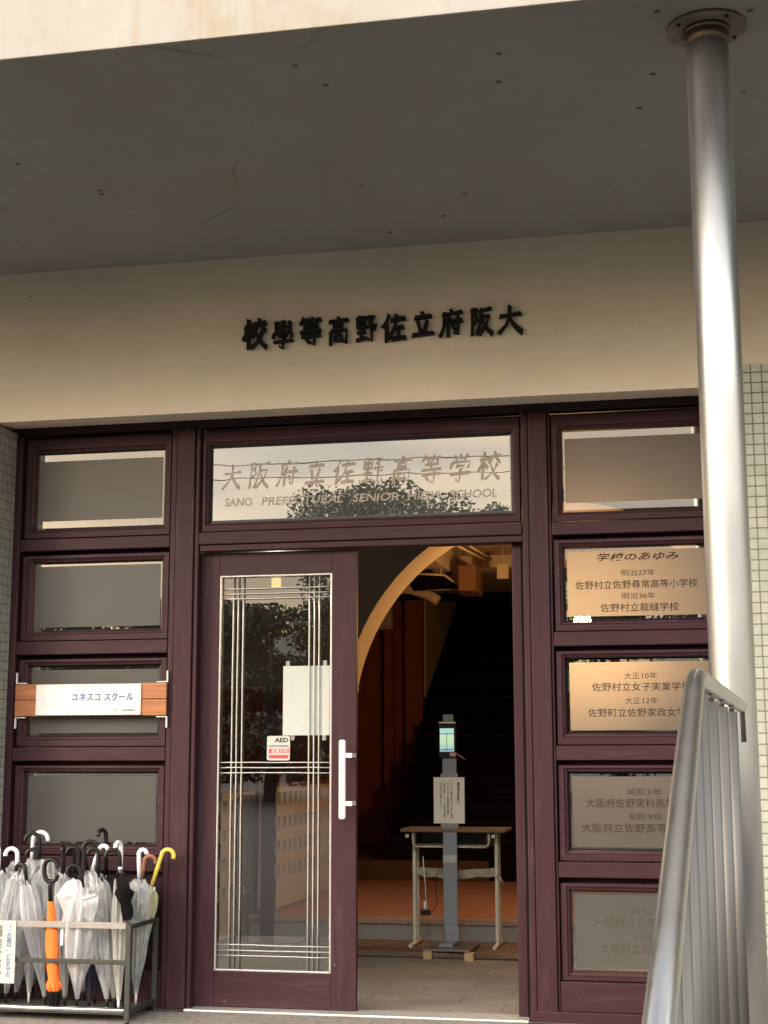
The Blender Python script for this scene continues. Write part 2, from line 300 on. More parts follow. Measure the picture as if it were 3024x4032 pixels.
def text(body, name, mat, parent, y, box=None, off=0.0, ext=0.0, shear=0.0, size=None, center=None, vertical=False, rough=0.0, loc=None):
    """lettering as a mesh facing the street; box = (x0, x1, z0, z1)"""
    cu = bpy.data.curves.new('t', 'FONT'); cu.offset = off; cu.extrude = max(ext, .0001); cu.shear = shear; cu.resolution_u = 3
    if vertical:
        cu.body = '\n'.join(body); cu.align_x = 'CENTER'; cu.space_line = .78
    else: cu.body = body
    to = bpy.data.objects.new('t', cu); COL.objects.link(to)
    dg = bpy.context.evaluated_depsgraph_get(); me = bpy.data.meshes.new_from_object(to.evaluated_get(dg))
    bpy.data.objects.remove(to); bpy.data.curves.remove(cu)
    xs = [v.co.x for v in me.vertices]; ys = [v.co.y for v in me.vertices]; zs = [v.co.z for v in me.vertices]
    x0, x1, y0, y1 = min(xs), max(xs), min(ys), max(ys); zm = max(max(zs), 1e-6)
    if box is None:
        h = size*(y1-y0); wd = size*(x1-x0); box = (center[0]-wd/2, center[0]+wd/2, center[1]-h/2, center[1]+h/2)
    sx_, sz_ = (box[1]-box[0])/(x1-x0), (box[3]-box[2])/(y1-y0)
    o_loc = Vector(loc) if loc is not None else Vector((0, 0, 0)); offv = o_loc.copy(); q = parent
    while q is not None: offv += q.location; q = q.parent
    rs = random.Random(body)
    ph = [rs.uniform(0, 6) for _ in range(4)]
    for v in me.vertices:
        X = box[0] + (v.co.x-x0)*sx_; Z = box[2] + (v.co.y-y0)*sz_; Yv = y - (v.co.z+zm)*(ext/zm/2 if ext else .0005/zm)
        if rough:
            X += rough*(math.sin(Z*55+ph[0]) + .6*math.sin(X*90+ph[1])); Z += rough*(math.sin(X*48+ph[2]) + .5*math.sin(Z*110+ph[3]))
        v.co = Vector((X, Yv, Z)) - offv
    me.materials.clear(); me.materials.append(mat); me.name = name
    bm = bmesh.new(); bm.from_mesh(me); bmesh.ops.recalc_face_normals(bm, faces=bm.faces[:]); bm.to_mesh(me); bm.free()
    for p in me.polygons: p.use_smooth = False
    o = bpy.data.objects.new(name, me); COL.objects.link(o); o.location = o_loc; o.parent = parent
    return o

# ------------------------------------------------------------------ ground and the street behind the camera
tag(MB().poly([(-900, -1500, -.008), (900, -1500, -.008), (900, 60, -.008), (-900, 60, -.008)]).build('ground', M['asphalt']), 'dark asphalt ground in front of the school', None, kind='structure')
tag(MB().poly([(-9, -3.6, -.004), (6, -3.6, -.004), (6, -.04, -.004), (-9, -.04, -.004)]).build('pavement', M['pavers']), 'beige block paving at the foot of the entrance', None, kind='structure')
hm = MB()
nx = 40
prof = []
for i in range(nx+1):
    x = -520 + i*26
    prof.append((x, 24 + 16*math.exp(-((x+150)/90)**2) + 10*math.exp(-((x-60)/80)**2) + 3*math.sin(x*.05) + 2*math.sin(x*.13+1)))
for k in range(nx):
    (xa, ha), (xb, hb) = prof[k], prof[k+1]
    ys_ = ((-330, -.05), (-380, .6), (-430, 1.0), (-560, -.05))
    for (y0, f0), (y1, f1) in zip(ys_, ys_[1:]): hm.poly([(xa, y0, f0*ha), (xb, y0, f0*hb), (xb, y1, f1*hb), (xa, y1, f1*ha)])
tag(hm.build('hill', M['leaf']), 'dark wooded hills across the street', None, kind='structure')

def tree(x, y, h, wd, label, seed):
    rs = random.Random(seed); root = empty('tree', (x, y, 0), label, 'tree', 'trees across the street')
    tb = MB(); tb.tube([(x, y, -.05), (x+.1, y, h*.3), (x-.1, y+.1, h*.6), (x, y, h*.85)], [.28, .22, .14, .04], 10)
    for k in range(6):
        a = k*1.05+seed; z = h*(.3+.08*k)
        tb.tube([(x, y, z), (x+math.cos(a)*wd*.3, y+math.sin(a)*wd*.3, z+h*.10), (x+math.cos(a)*wd*.5, y+math.sin(a)*wd*.5, z+h*.16)], [.1, .06, .02], 6)
    tb.build('trunk', M['trunk'], root)
    cb = MB(); bmx = cb.bm
    cl = [(rs.uniform(-.5, .5), rs.uniform(-.5, .5), rs.uniform(.14, .93), rs.uniform(.15, .26)) for _ in range(30)]
    for (cx, cy, cz, cr) in cl:
        shrink = math.sqrt(max(.1, 1-((cz-.55)/.5)**2))
        for _ in range(720):
            d = Vector((rs.gauss(0, 1), rs.gauss(0, 1), rs.gauss(0, 1))).normalized()*(rs.random()**.45)
            c = Vector((x+cx*wd*shrink+d.x*cr*wd, y+cy*wd*shrink+d.y*cr*wd, cz*h+d.z*cr*h*.42)); s_ = rs.uniform(.075, .145)
            u = Vector((rs.gauss(0, 1), rs.gauss(0, 1), rs.gauss(0, 1))).normalized(); v = u.orthogonal().normalized()
            bmx.faces.new([bmx.verts.new(c+u*s_), bmx.verts.new(c+v*s_*.6), bmx.verts.new(c-u*s_), bmx.verts.new(c-v*s_*.6)])
    cb.build('crown', M['leaf'], root)
TREES = [(-20.5, -50, 8.2, 8), (-13.4, -52, 13.4, 6.5), (-9.0, -53, 12.9, 6), (-30, -55, 9.5, 10), (-3, -54, 10.2, 9), (5, -52, 9.4, 10), (-37, -50, 8.6, 10), (14, -55, 10, 10), (-14.6, -42, 7.2, 7.5)]
LBL = ['broad dark tree left of the tallest tree across the street', 'tallest dark tree across the street', 'loose tree just right of the tallest tree across the street', 'low wide tree two places left of the tallest across the street',
       'middle dark tree facing the entrance across the street', 'round dark tree on the right across the street', 'leftmost low tree across the street', 'rightmost tall tree across the street', 'smallest tree standing in front of the row across the street']
for i, (x, y, h, wd) in enumerate(TREES): tree(x, y, h, wd, LBL[i], i+3)
for k, (z, lab) in enumerate(((9.4, 'lowest power line strung across the street'), (11.6, 'middle power line strung across the street'), (12.1, 'topmost power line strung across the street'))):
    tag(MB().tube([(-60+i*6, -38, z - .9*(1-((i-10)/10)**2) + .02*(i % 3)) for i in range(21)], .016, 6).build('power_line', M['black']), lab, 'cable', 'power lines across the street')

# ------------------------------------------------------------------ canopy, plaster wall, tiled walls
CZ, WZ, WY, FY = 4.654, 3.662, -.33, -3.163
tag_c = empty('entrance_canopy', (-2, FY, CZ), 'broad concrete canopy with white stained front edge over the entrance', 'canopy')
MB().box(-12, 9, FY, FY+.02, CZ+.001, CZ+1.9, .004).build('fascia', M['fascia'], tag_c)
MB().box(-12, 9, FY+.0205, WY+.4, CZ+.002, CZ+.25).build('soffit', M['soffit'], tag_c)
wl = MB(); wl.prism([(-12, WY, WZ), (-12, WY, CZ+.003), (-12, .4, CZ+.003), (-12, .4, 3.70), (-12, .12, 3.70), (-12, 0, 3.697)], (21, 0, 0))
tag(wl.build('plaster_wall', M['plaster']), 'beige plastered wall band above the entrance carrying black raised letters', 'wall')
tl = MB(); tl.box(-12, -4.353, WY+.002, .5, -.01, WZ-.002); tag(tl.build('tiled_wall', M['tile']), 'pale green tiled wall left of the entrance, beside the umbrella stand', 'wall')
tr_ = MB(); tr_.box(.292, 9, WY-.012, .5, -.01, 3.78); tag(tr_.build('tiled_wall', M['tile']), 'pale green tiled wall right of the entrance, behind the steel column', 'wall')

LET = [('校', -2.683, -2.532, 4.050, 4.248, 'black raised character at the left end of the row on the wall'), ('學', -2.493, -2.349, 4.037, 4.226, 'dense black raised character second from the left on the wall'),
       ('等', -2.320, -2.174, 4.045, 4.234, 'black raised character third from the left on the wall'), ('高', -2.139, -1.996, 4.040, 4.228, 'black raised character fourth from the left on the wall'),
       ('野', -1.960, -1.816, 4.041, 4.227, 'black raised character fifth from the left on the wall'), ('佐', -1.792, -1.639, 4.042, 4.227, 'black raised character fifth from the right on the wall'),
       ('立', -1.610, -1.463, 4.047, 4.229, 'black raised character with a flat base line, fourth from the right on the wall'), ('府', -1.435, -1.283, 4.048, 4.231, 'black raised character third from the right on the wall'),
       ('阪', -1.250, -1.104, 4.047, 4.232, 'black raised character second from the right on the wall'), ('大', -1.078, -.921, 4.045, 4.240, 'simple three stroke black raised character at the right end of the row')]
STK = {
 '大': ['8,60 50,63 93,67', '50,98 49,62 36,30 6,3', '50,60 66,30 97,4/1.4'],
 '阪': ['12,96 12,60 13,2', '12,92 36,94 24,72', '24,72 38,54 18,42', '46,90 70,91 95,95', '50,90 48,50 34,4', '52,66 88,69 74,34 44,2', '56,58 74,26 99,3/1.3'],
 '府': ['48,102 56,88', '12,84 50,85 96,89', '20,84 18,40 3,2', '46,76 28,44', '37,60 37,2', '46,54 96,58', '79,78 79,6 66,14', '55,42 65,28'],
 '立': ['47,101 55,84', '14,77 88,82', '28,66 40,28', '72,69 58,24', '2,12 98,18'],
 '佐': ['30,99 20,76 4,52', '19,70 19,0', '36,75 97,81', '63,99 52,50 28,12', '50,45 90,49', '69,46 69,9', '40,6 99,10'],
 '野': ['8,93 10,56', '8,93 44,95 41,56', '10,75 41,76', '10,57 41,58', '25,93 25,13', '7,37 44,41', '1,8 48,16', '52,92 89,95 68,76', '60,80 77,66', '50,58 97,63 85,47', '73,60 73,4 58,13'],
 '高': ['49,102 55,89', '6,83 96,88', '30,74 32,58', '30,74 71,76 68,58', '32,60 68,60', '14,48 14,0', '14,48 90,51 87,2 76,10', '34,34 36,13', '34,34 67,36 64,13', '36,15 64,15'],
 '等': ['22,102 6,78', '18,88 46,91', '30,88 37,76', '64,102 51,80', '60,88 98,93', '75,88 83,76', '18,66 84,70', '50,78 50,50', '3,47 98,52', '9,31 96,36', '69,49 69,0 54,8', '27,26 42,11'],
 '學': ['14,98 16,58', '14,92 28,95', '16,76 30,77', '16,60 33,61', '86,98 84,58', '72,94 86,94', '70,76 84,76', '67,60 84,60', '40,99 60,82', '60,99 40,82', '40,79 60,60', '60,79 40,60', '6,53 3,38', '6,53 96,55 89,39', '30,42 68,45 50,32', '50,34 50,-4 35,5', '5,21 97,26'],
 '学': ['18,98 28,80', '46,102 51,84', '84,100 66,80', '8,70 3,50', '8,70 97,73 88,52', '28,56 70,59 50,42', '50,44 52,-2 34,8', '2,27 98,33'],
 '校': ['3,69 46,74', '24,101 24,-1', '24,68 2,28', '27,56 44,40', '69,102 75,88', '46,79 100,85', '62,76 47,59', '80,77 98,59', '87,58 70,26 38,0', '56,56 74,24 102,0/1.3'],
}
def brush(ch, name, mat, parent, y, box, wid, depth, loc=None, shear=0.0, taper=.55, seed=0):
    rs = random.Random(ch+str(seed)); mb = MB(); sx_, sz_ = (box[1]-box[0])/100, (box[3]-box[2])/100
    for k, st in enumerate(STK[ch]):
        body, _, mul = st.partition('/'); mul = float(mul) if mul else 1.0
        P = [Vector((float(q.split(',')[0]) + shear*(float(q.split(',')[1])-50), float(q.split(',')[1]))) for q in body.split()]
        if len(P) == 3 and (P[1]-(P[0]+P[2])/2).length < 18 and (P[2]-P[0]).length > 50:   # bow of a long stroke
            P = [P[0]*(1-t)**2 + (P[1]*2-(P[0]+P[2])/2)*2*t*(1-t) + P[2]*t*t for t in (0, .17, .34, .5, .67, .84, 1)]
        n = len(P); L_, R_ = [], []
        for i, p in enumerate(P):
            t = (P[min(i+1, n-1)]-P[max(i-1, 0)]).normalized(); nrm = Vector((-t.y, t.x)); q = i/(n-1)
            w_ = 1.12*wid*mul*(taper + (1-taper)*(abs(2*q-1)**1.5 if mul == 1 else q))*rs.uniform(.92, 1.1)/2
            if i == 0: p = p - t*wid*.12
            if i == n-1: p = p + t*wid*.15
            sk = nrm*w_ ; L_.append(p+sk+(t*w_*.7 if i == 0 else Vector((0, 0)))); R_.append(p-sk+(t*w_*.5 if i == n-1 else Vector((0, 0))))
        d = depth + k*.0004 if depth else .0004+k*.00008
        for i in range(n-1):
            quad = [L_[i], L_[i+1], R_[i+1], R_[i]]; pts = [(box[0]+q.x*sx_, y-d-i*.00005, box[2]+q.y*sz_) for q in quad]
            if depth: mb.prism(pts, (0, d-.0005, 0))
            else: mb.poly(pts)
    return mb.build(name, mat, parent, loc)
for ch, x0, x1, z0, z1, lab in LET:
    o = brush(ch, 'raised_letter', M['letter'], None, WY, (x0+.004, x1-.004, z0+.008, z1-.006), 13.5 if ch in '大立佐校府阪' else 11.0 if ch != '學' else 8.5, .026, loc=((x0+x1)/2, WY, (z0+z1)/2))
    tag(o, lab, 'letter', 'black raised letters on the plaster wall')

# ------------------------------------------------------------------ steel column
CX, CY, CR = .165, -2.81, .0915
col = empty('steel_column', (CX, CY, 0), 'thick round stainless steel column holding up the canopy', 'column')
MB().tube([(CX, CY, -.01), (CX, CY, 1.5), (CX, CY, 3), (CX, CY, CZ-.085)], CR, 48).build('shaft', M['steel'], col)
MB().tube([(CX, CY, CZ-.085), (CX, CY, CZ-.035)], CR+.002, 48).tube([(CX, CY, CZ-.035), (CX, CY, CZ-.012)], CR+.012, 48).build('collar', steel('stained steel', (.17, .135, .10), .55), col)
fl = MB(); fl.tube([(CX, CY, CZ-.012), (CX, CY, CZ+.001)], .172, 56)
fo = fl.build('flange', simple('stained flange', (.17, .15, .135), .7, 0, nscale=9, var=.35), col)
for k in range(4):
    a = .6+k*math.pi/2
    MB().tube([(CX+.145*math.cos(a), CY+.145*math.sin(a), CZ-.022), (CX+.145*math.cos(a), CY+.145*math.sin(a), CZ-.012)], .009, 8).build('bolt', M['black'], fo)

# ------------------------------------------------------------------ handrail in front of the column
hr = empty('handrail', (.02, -6.4, 0), 'tubular steel handrail with close upright bars in front of the column', 'handrail')
A = Vector((.007, -6.436, 1.655)); Bf = Vector((.137, -4.65, 1.662)); Nn = Vector((-.043, -7.46, 1.255))
dn = (Nn-A).normalized(); du = (Bf-A).normalized(); low = A + dn*2.0
bend = [low, A+dn*.6, A+dn*.12] + [A + dn*.10*(1-s_)**2 + du*.10*s_**2 for s_ in (.25, .5, .75)] + [A+du*.12]
MB().tube([low, A+dn*.9, A+dn*.10] + [A + dn*.10*(1-s_)**2 + du*.10*s_**2 for s_ in (.2, .35, .5, .65, .8)] + [A+du*.10, A+du*.6, A+du*1.2, Bf], .0172, 24).build('top_rail', M['rail'], hr)
MB().tube([Bf, Bf+Vector((.003, .01, -.01)), Bf+Vector((.004, .012, -.10))], .0075, 10).build('end_return', M['bar'], hr)
def railz(y):
    if y >= A.y: return A.z + (Bf.z-A.z)*(y-A.y)/(Bf.y-A.y)
    return A.z + (Nn.z-A.z)*(y-A.y)/(Nn.y-A.y)
for y, x in ((-7.46, -.043), (-7.277, -.034), (-7.061, -.023), (-6.80, -.011), (-6.55, .002), (-6.311, .016), (-6.053, .036), (-5.684, .063), (-5.273, .094)):
    z = railz(y); MB().tube([(x, y, .68), (x, y, z-.030)], .0135, 14).tube([(x, y, z-.030), (x, y, z-.014)], .007, 8).build('upright_bar', M['bar'], hr)
MB().prism([(-.12, -8.1, -.01), (-.12, -8.1, .35), (-.07, -6.6, .70), (.08, -4.5, .70), (.08, -4.5, -.01)], (.14, 0, 0)).build('parapet', M['concrete'], hr)

# ------------------------------------------------------------------ entrance frame with its windows
fr = empty('glazed_entrance', (-2.05, 0, 0), 'purple painted timber entrance frame with frosted side windows and a transom', 'entrance')
def part(name, mat, *bx, bev=.006):
    b_ = MB()
    for q in bx: b_.box(*q, bev)
    return b_.build(name, mat, fr)
part('post', M['paint_v'], (-4.352, -4.305, 0, .12, 0, 3.64))
part('post', M['paint_v'], (-3.262, -3.225, .004, .12, 0, 3.64), (-3.222, -3.100, -.008, .12, 0, 3.64), (-3.097, -3.068, .004, .12, 0, 3.64))
part('post', M['paint_v'], (-.983, -.942, .004, .12, 0, 3.64), (-.939, -.822, -.008, .12, 0, 3.64), (-.819, -.805, .004, .12, 0, 3.64))
part('post', M['paint_v'], (.232, .291, 0, .12, 0, 3.64))
part('head', M['paint_d'], (-4.352, .291, .015, .13, 3.645, 3.70))  # darker purple holds soot and the shade under the soffit
part('added_backing', M['paint_d'], (-4.30, -3.27, .100, .118, 3.55, 3.64), (-.80, .23, .100, .118, 3.55, 3.64), (-3.06, -.99, .1, .118, 3.55, 3.64), bev=0)
part('transom_rail', M['paint_h'], (-3.066, -.985, -.004, .12, 2.872, 2.952), (-3.062, -.985, .012, .12, 2.829, 2.870))
part('door_jamb', M['paint_v'], (-1.062, -1.002, .085, .097, 0, 2.829)); part('jamb_shade', M['dado'], (-1.058, -1.004, .098, .15, 0, 2.829), (-1.0015, -.9835, .07, .15, 0, 2.829))  # near-black boxes put the jamb side's shade and the dark gap into colour
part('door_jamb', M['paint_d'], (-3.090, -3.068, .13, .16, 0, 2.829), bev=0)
part('sill', M['alu'], (-3.10, -.99, -.035, .16, -.005, .012))
part('plinth', M['paint_h'], (-.983, .291, -.012, .0, -.005, .062))
RZ = [(2.863, 2.943), (2.183, 2.270), (1.503, 1.590), (.821, .912)]
for x0, x1, last in ((-4.303, -3.264, .0), (-.803, .230, .062)):
    for z0, z1 in RZ: part('rail', M['paint_h'], (x0, x1, .002, .12, z0, z1))
    part('rail', M['paint_h'], (x0, x1, .002, .12, last, .232))
for x0, x1, ga, gb in ((-4.304, -3.263, -4.270, -3.285), (-.804, .231, -.780, .208)):
    for zb, zt in ((2.81, 2.87), (2.13, 2.19), (1.45, 1.51), (.765 if x0 > -2 else 1.44, .83 if x0 > -2 else 1.45)): part('added_backing', M['paint_d'], (ga+.001, gb-.001, .1115, .119, zb, zt), bev=0)  # plates added to close lit slits, darkened for the gap shade
    part('added_backing', M['paint_d'], (x0, ga, .1115, .119, .2, 3.64), bev=0); part('added_backing', M['paint_d'], (gb, x1, .1115, .119, .2, 3.64), bev=0)
pn = MB(); pn.box(-4.29, -3.27, .06, .1, .235, .818, .004); pn.box(-4.22, -3.34, .045, .0595, .30, .75, .008); pn.build('lower_panel', M['paint_d'], fr)

def sash(x0, x1, z0, z1, g, ins, kind='frosted', yf=.022, yg=.062):
    """moulded sash with a bordered pane; g = glass box, ins = frosted insets (l, r, b, t)"""
    gx0, gx1, gz0, gz1 = g
    def lp(a, b_, c, d, y): return [(a, y, c), (b_, y, c), (b_, y, d), (a, y, d)]
    e = .016
    b_ = MB(); b_.loops([lp(x0, x1, z0, z1, .11), lp(x0, x1, z0, z1, yf+.003), lp(x0+.003, x1-.003, z0+.003, z1-.003, yf),
                         lp(gx0-e-.006, gx1+e+.006, gz0-e-.006, gz1+e+.006, yf), lp(gx0-e, gx1+e, gz0-e, gz1+e, yf+.010), lp(gx0-.006, gx1+.006, gz0-.006, gz1+.006, yf+.014), lp(gx0, gx1, gz0, gz1, yg+.002), lp(gx0, gx1, gz0, gz1, .11)])
    wo = b_.build('window', M['paint_h'], fr)
    if kind == 'transom':
        p = MB(); p.loops([lp(gx0-.004, gx1+.004, gz0-.004, gz1+.004, yg+.006), lp(gx0+.016, gx1-.016, gz0+.016, gz1-.016, yg)], True); p.build('pane', M['transom'], wo); return wo
    l, r_, bt, tp = ins
    p = MB(); p.loops([lp(gx0-.004, gx1+.004, gz0-.004, gz1+.004, yg+.007), lp(gx0+.012, gx1-.012, gz0+.012, gz1-.012, yg), lp(gx0+l, gx1-r_, gz0+bt, gz1-tp, yg)]); p.build('pane_border', M['mirror'], wo)
    q = MB(); q.poly(lp(gx0+l, gx1-r_, gz0+bt, gz1-tp, yg)); q.build('pane', M['frosted'], wo); return wo
rows = [((2.950, 3.615), (3.010, 3.527), (.058, .055)), ((2.275, 2.835), (2.335, 2.792), (.030, .026)), ((1.595, 2.155), (1.660, 2.115), (.020, .028)), ((.918, 1.475), (.975, 1.436), (.022, .028))]
for (z0, z1), (g0, g1), (ib, it) in rows:
    sash(-4.285, -3.272, z0, z1, (-4.226, -3.322, g0, g1), (.020, .018, ib, it))
RW = []
for (z0, z1), (g0, g1), (ib, it) in rows + [((.236, .790), (.281, .748), (.022, .026))]:
    RW.append(sash(-.795, .222, z0, z1, (-.741, .165, g0, g1), (.022, .022, ib, it)))
tw = sash(-3.055, -.995, 2.958, 3.615, (-3.012, -1.047, 3.019, 3.526), None, 'transom')
for i, (ch, x0, x1, z0, z1) in enumerate((('大', -2.930, -2.808, 3.238, 3.405), ('阪', -2.758, -2.619, 3.239, 3.411), ('府', -2.561, -2.429, 3.245, 3.412), ('立', -2.379, -2.248, 3.238, 3.404), ('佐', -2.192, -2.054, 3.245, 3.405), ('野', -2.006, -1.862, 3.237, 3.411), ('高', -1.811, -1.686, 3.237, 3.408), ('等', -1.626, -1.497, 3.224, 3.406), ('学', -1.438, -1.309, 3.229, 3.405), ('校', -1.258, -1.123, 3.240, 3.414))):
    brush(ch, 'letter', M['etch2'], tw, .0618, (x0, x1, z0, z1), 11.5 if i not in (5, 7) else 9.5, 0, shear=.16, taper=.35, seed=i)
for wd_, f0_, f1_ in (('SANO', 0, .104), ('PREFECTURAL', .139, .444), ('SENIOR', .479, .649), ('HIGH', .680, .795), ('SCHOOL', .830, 1)):
    text(wd_, 'lettering', M['etch2'], tw, .0612, (-2.915+1.773*f0_, -2.915+1.773*f1_, 3.124, 3.178), off=.016, shear=.12, rough=.0012)
def rtext(win, s_, x0, x1, z0, z1, **k):
    if ' ' in s_:
        a_, b_ = s_.split(' '); rtext(win, a_, x0, x0+(x1-x0)*.46, z0, z1, **k); rtext(win, b_, x0+(x1-x0)*.54, x1, z0, z1, **k); return
    text(s_, 'lettering', M['etch3' if win == 4 else 'etch'], RW[win], .0612, (x0, x1, z0, z1), **k)
rtext(1, '学校のあゆみ', -.539, -.045, 2.700, 2.750, off=.012, shear=.25, rough=.0015)
rtext(1, '明治27年', -.393, -.190, 2.606, 2.646); rtext(1, '佐野村立佐野尋常高等小学校', -.671, .060, 2.530, 2.582, off=.006)
rtext(1, '明治36年', -.392, -.192, 2.466, 2.506); rtext(1, '佐野村立裁縫学校', -.523, -.055, 2.390, 2.442, off=.006)
rtext(2, '大正 10年', -.391, -.196, 1.984, 2.024); rtext(2, '佐野村立女子実業学校', -.585, .000, 1.913, 1.964, off=.006)
rtext(2, '大正 12年', -.390, -.195, 1.835, 1.875); rtext(2, '佐野町立佐野家政女学校', -.612, .025, 1.760, 1.811, off=.006)
rtext(3, '昭和 3年', -.387, -.187, 1.298, 1.338); rtext(3, '大阪府佐野実科高等女学校', -.638, .060, 1.226, 1.280, off=.006)
rtext(3, '昭和 9年', -.384, -.187, 1.154, 1.195); rtext(3, '大阪府立佐野高等女学校', -.667, .020, 1.081, 1.135, off=.006)
rtext(4, '昭和 23年', -.386, -.160, .610, .652); rtext(4, '大阪府立佐野高等学校', -.607, .010, .538, .595, off=.006)
rtext(4, '昭和 24年', -.384, -.160, .464, .508); rtext(4, '大阪府立佐野高等学校', -.574, .020, .390, .446, off=.006)

# ------------------------------------------------------------------ sliding door
dr = empty('sliding_door', (-2.57, .1, 0), 'tall purple sliding door with leaded clear glass, left of the open doorway', 'door')
Y0, Y1 = .080, .125; DX0, DX1, DZ0, DZ1 = -3.090, -2.045, .014, 2.822; GX0, GX1, GZ0, GZ1 = -2.946, -2.203, .226, 2.678
MB().box(DX0, GX0, Y0, Y1, DZ0, DZ1, .003).build('stile', M['paint_v'], dr); MB().box(GX1, DX1, Y0, Y1, DZ0, DZ1, .003).build('stile', M['paint_v'], dr)
MB().box(GX0+.0005, GX1-.0005, Y0+.0015, Y1, GZ1, DZ1-.0005, .003).build('rail', M['paint_h'], dr); MB().box(GX0+.0005, GX1-.0005, Y0+.0015, Y1, DZ0, GZ0, .003).build('rail', M['paint_h'], dr)
MB().poly([(GX0, .113, GZ0), (GX1, .113, GZ0), (GX1, .113, GZ1), (GX0, .113, GZ1)]).build('pane', M['doorglass'], dr)
lead = MB(); cw, cy0, cy1 = .0055, .094, .103
for x in (-2.857, -2.826, -2.791, -2.354, -2.322, -2.290): lead.tube([(x+random.uniform(-.001, .001), .098, z) for z in [GZ0 + (GZ1-GZ0)*i/8 for i in range(9)]], .0048, 6)
for z in (2.592, 2.558, 2.527, 1.493, 1.461, 1.428, .382, .350, .318): lead.tube([(GX0 + (GX1-GX0)*i/6, .0975, z+random.uniform(-.0015, .0015)) for i in range(7)], .0046, 6)
lead.build('lead_came', M['came'], dr)
fb = MB()
for q in ((GX0, GX0+.012, GZ0, GZ1), (GX1-.012, GX1, GZ0, GZ1), (GX0+.0125, GX1-.0125, GZ0, GZ0+.012), (GX0+.0125, GX1-.0125, GZ1-.012, GZ1)): fb.box(q[0], q[1], .083, .100, q[2], q[3], .003)
fb.build('glazing_bead', M['came'], dr)
hd = MB(); hd.box(-2.129, -2.087, -.045, -.012, 1.151, 1.630, .012); ho = hd.build('handle', M['white'], dr)
for z in (1.535, 1.245): MB().box(-2.0865, -2.046, -.036, -.018, z-.014, z+.014, .002).box(-2.064, -2.0465, -.0175, .0795, z-.012, z+.012).build('handle_bracket', M['white'], ho)

st = empty('safety_sticker', (-2.54, .1035, 1.58), 'small square red and white sticker stuck on the door glass', 'sticker')
def rrect(x0, x1, z0, z1, r_, y):
    pts = []
    for cx, cz, a0 in ((x1-r_, z1-r_, 0), (x0+r_, z1-r_, 90), (x0+r_, z0+r_, 180), (x1-r_, z0+r_, 270)):
        for k in range(5): a = R(a0+k*22.5); pts.append((cx+r_*math.cos(a), y, cz+r_*math.sin(a)))
    return pts
AX0, AX1, AZ0, AZ1 = -2.626, -2.477, 1.505, 1.657
MB().prism(rrect(AX0, AX1, AZ0, AZ1, .012, .1028), (0, .0010, 0)).build('backing_sheet', M['paper'], st)
MB().poly([(AX0+.012, .1024, AZ0+.045), (AX1-.006, .1024, AZ0+.045), (AX1-.006, .1024, AZ0+.073), (AX0+.012, .1024, AZ0+.073)]).poly([(AX0+.016, .1024, AZ0+.012), (AX1-.010, .1024, AZ0+.012), (AX1-.006, .1024, AZ0+.034), (AX0+.010, .1024, AZ0+.034)]).build('red_band', M['red'], st)
text('AED', 'lettering', M['ink'], st, .1026, (AX0+.050, AX1-.010, AZ0+.112, AZ0+.140), off=.03)
text('自動体外式除細動器', 'lettering', M['ink'], st, .1026, (AX0+.014, AX1-.008, AZ0+.084, AZ0+.094))
text('設置施設', 'lettering', M['paper'], st, .1022, (AX0+.030, AX1-.012, AZ0+.047, AZ0+.071), off=.02)

po = empty('paper_sheet', (-2.37, .112, 1.87), 'blank white sheet taped inside the door glass', 'paper')
MB().box(-2.526, -2.223, .1085, .1105, 1.660, 2.094).build('sheet', M['paper'], po)
for x, z in ((-2.497, 2.108), (-2.255, 2.108), (-2.462, 1.650), (-2.258, 1.648)): MB().box(x-.012, x+.012, .1088, .1094, z-.020, z+.018).build('tape', M['tape'], po)

# ------------------------------------------------------------------ sign board across the left window
sg = empty('sign_board', (-3.77, -.02, 1.89), 'white school sign plate mounted on two cedar boards across the left window', 'sign')
MB().box(-4.281, -3.252, -.030, -.006, 1.893, 1.992, .003).build('board', M['cedar'], sg); MB().box(-4.281, -3.252, -.030, -.006, 1.787, 1.889, .003).build('board', M['cedar'], sg)
pl = MB(); pl.box(-4.132, -3.418, -.040, -.0305, 1.792, 1.988, .002); plo = pl.build('plate', M['plate'], sg)
for x0, sx_ in ((-4.283, 1), (-3.250, -1)):
    for z, sz_ in ((1.9965, 1), (1.7825, -1)):
        b_ = MB(); b_.box(*sorted((x0, x0+sx_*.072)), -.018, -.003, *sorted((z, z+sz_*.006))); b_.box(*sorted((x0-sx_*.001, x0+sx_*.007)), -.018, -.003, *sorted((z+sz_*.0065, z+sz_*.072))); b_.build('bracket', M['bone'], sg)
text('ユネスコ', 'lettering', M['blueink'], plo, -.0412, (-3.885, -3.691, 1.880, 1.932), off=.03); text('スクール', 'lettering', M['blueink'], plo, -.0412, (-3.666, -3.468, 1.880, 1.932), off=.03)
text('学校', 'lettering', M['ink'], plo, -.0412, (-3.600, -3.578, 1.817, 1.826)); text('大阪府立佐野高等学校', 'lettering', M['ink'], plo, -.0412, (-3.545, -3.455, 1.817, 1.826))
em = MB()
em.prism([(-4.058, -.0402, 1.903), (-3.992, -.0402, 1.903), (-3.992, -.0402, 1.913), (-4.005, -.0402, 1.922), (-4.045, -.0402, 1.922), (-4.058, -.0402, 1.913)], (0, -.0015, 0))
for k in range(6): em.box(-4.054+k*.0105, -4.048+k*.0105, -.0418, -.0402, 1.876, 1.9028)
for k in range(3): em.box(-4.058-k*.003, -3.992+k*.003, -.0418, -.0402, 1.8705-k*.0055, 1.8750-k*.0055)
em.build('emblem', M['emboss'], plo)
lm = MB()
for k in range(3): lm.box(-4.090, -3.985+k*.012, -.0410, -.0402, 1.836-k*.008, 1.839-k*.008)
lm.build('fine_print', M['emboss'], plo)

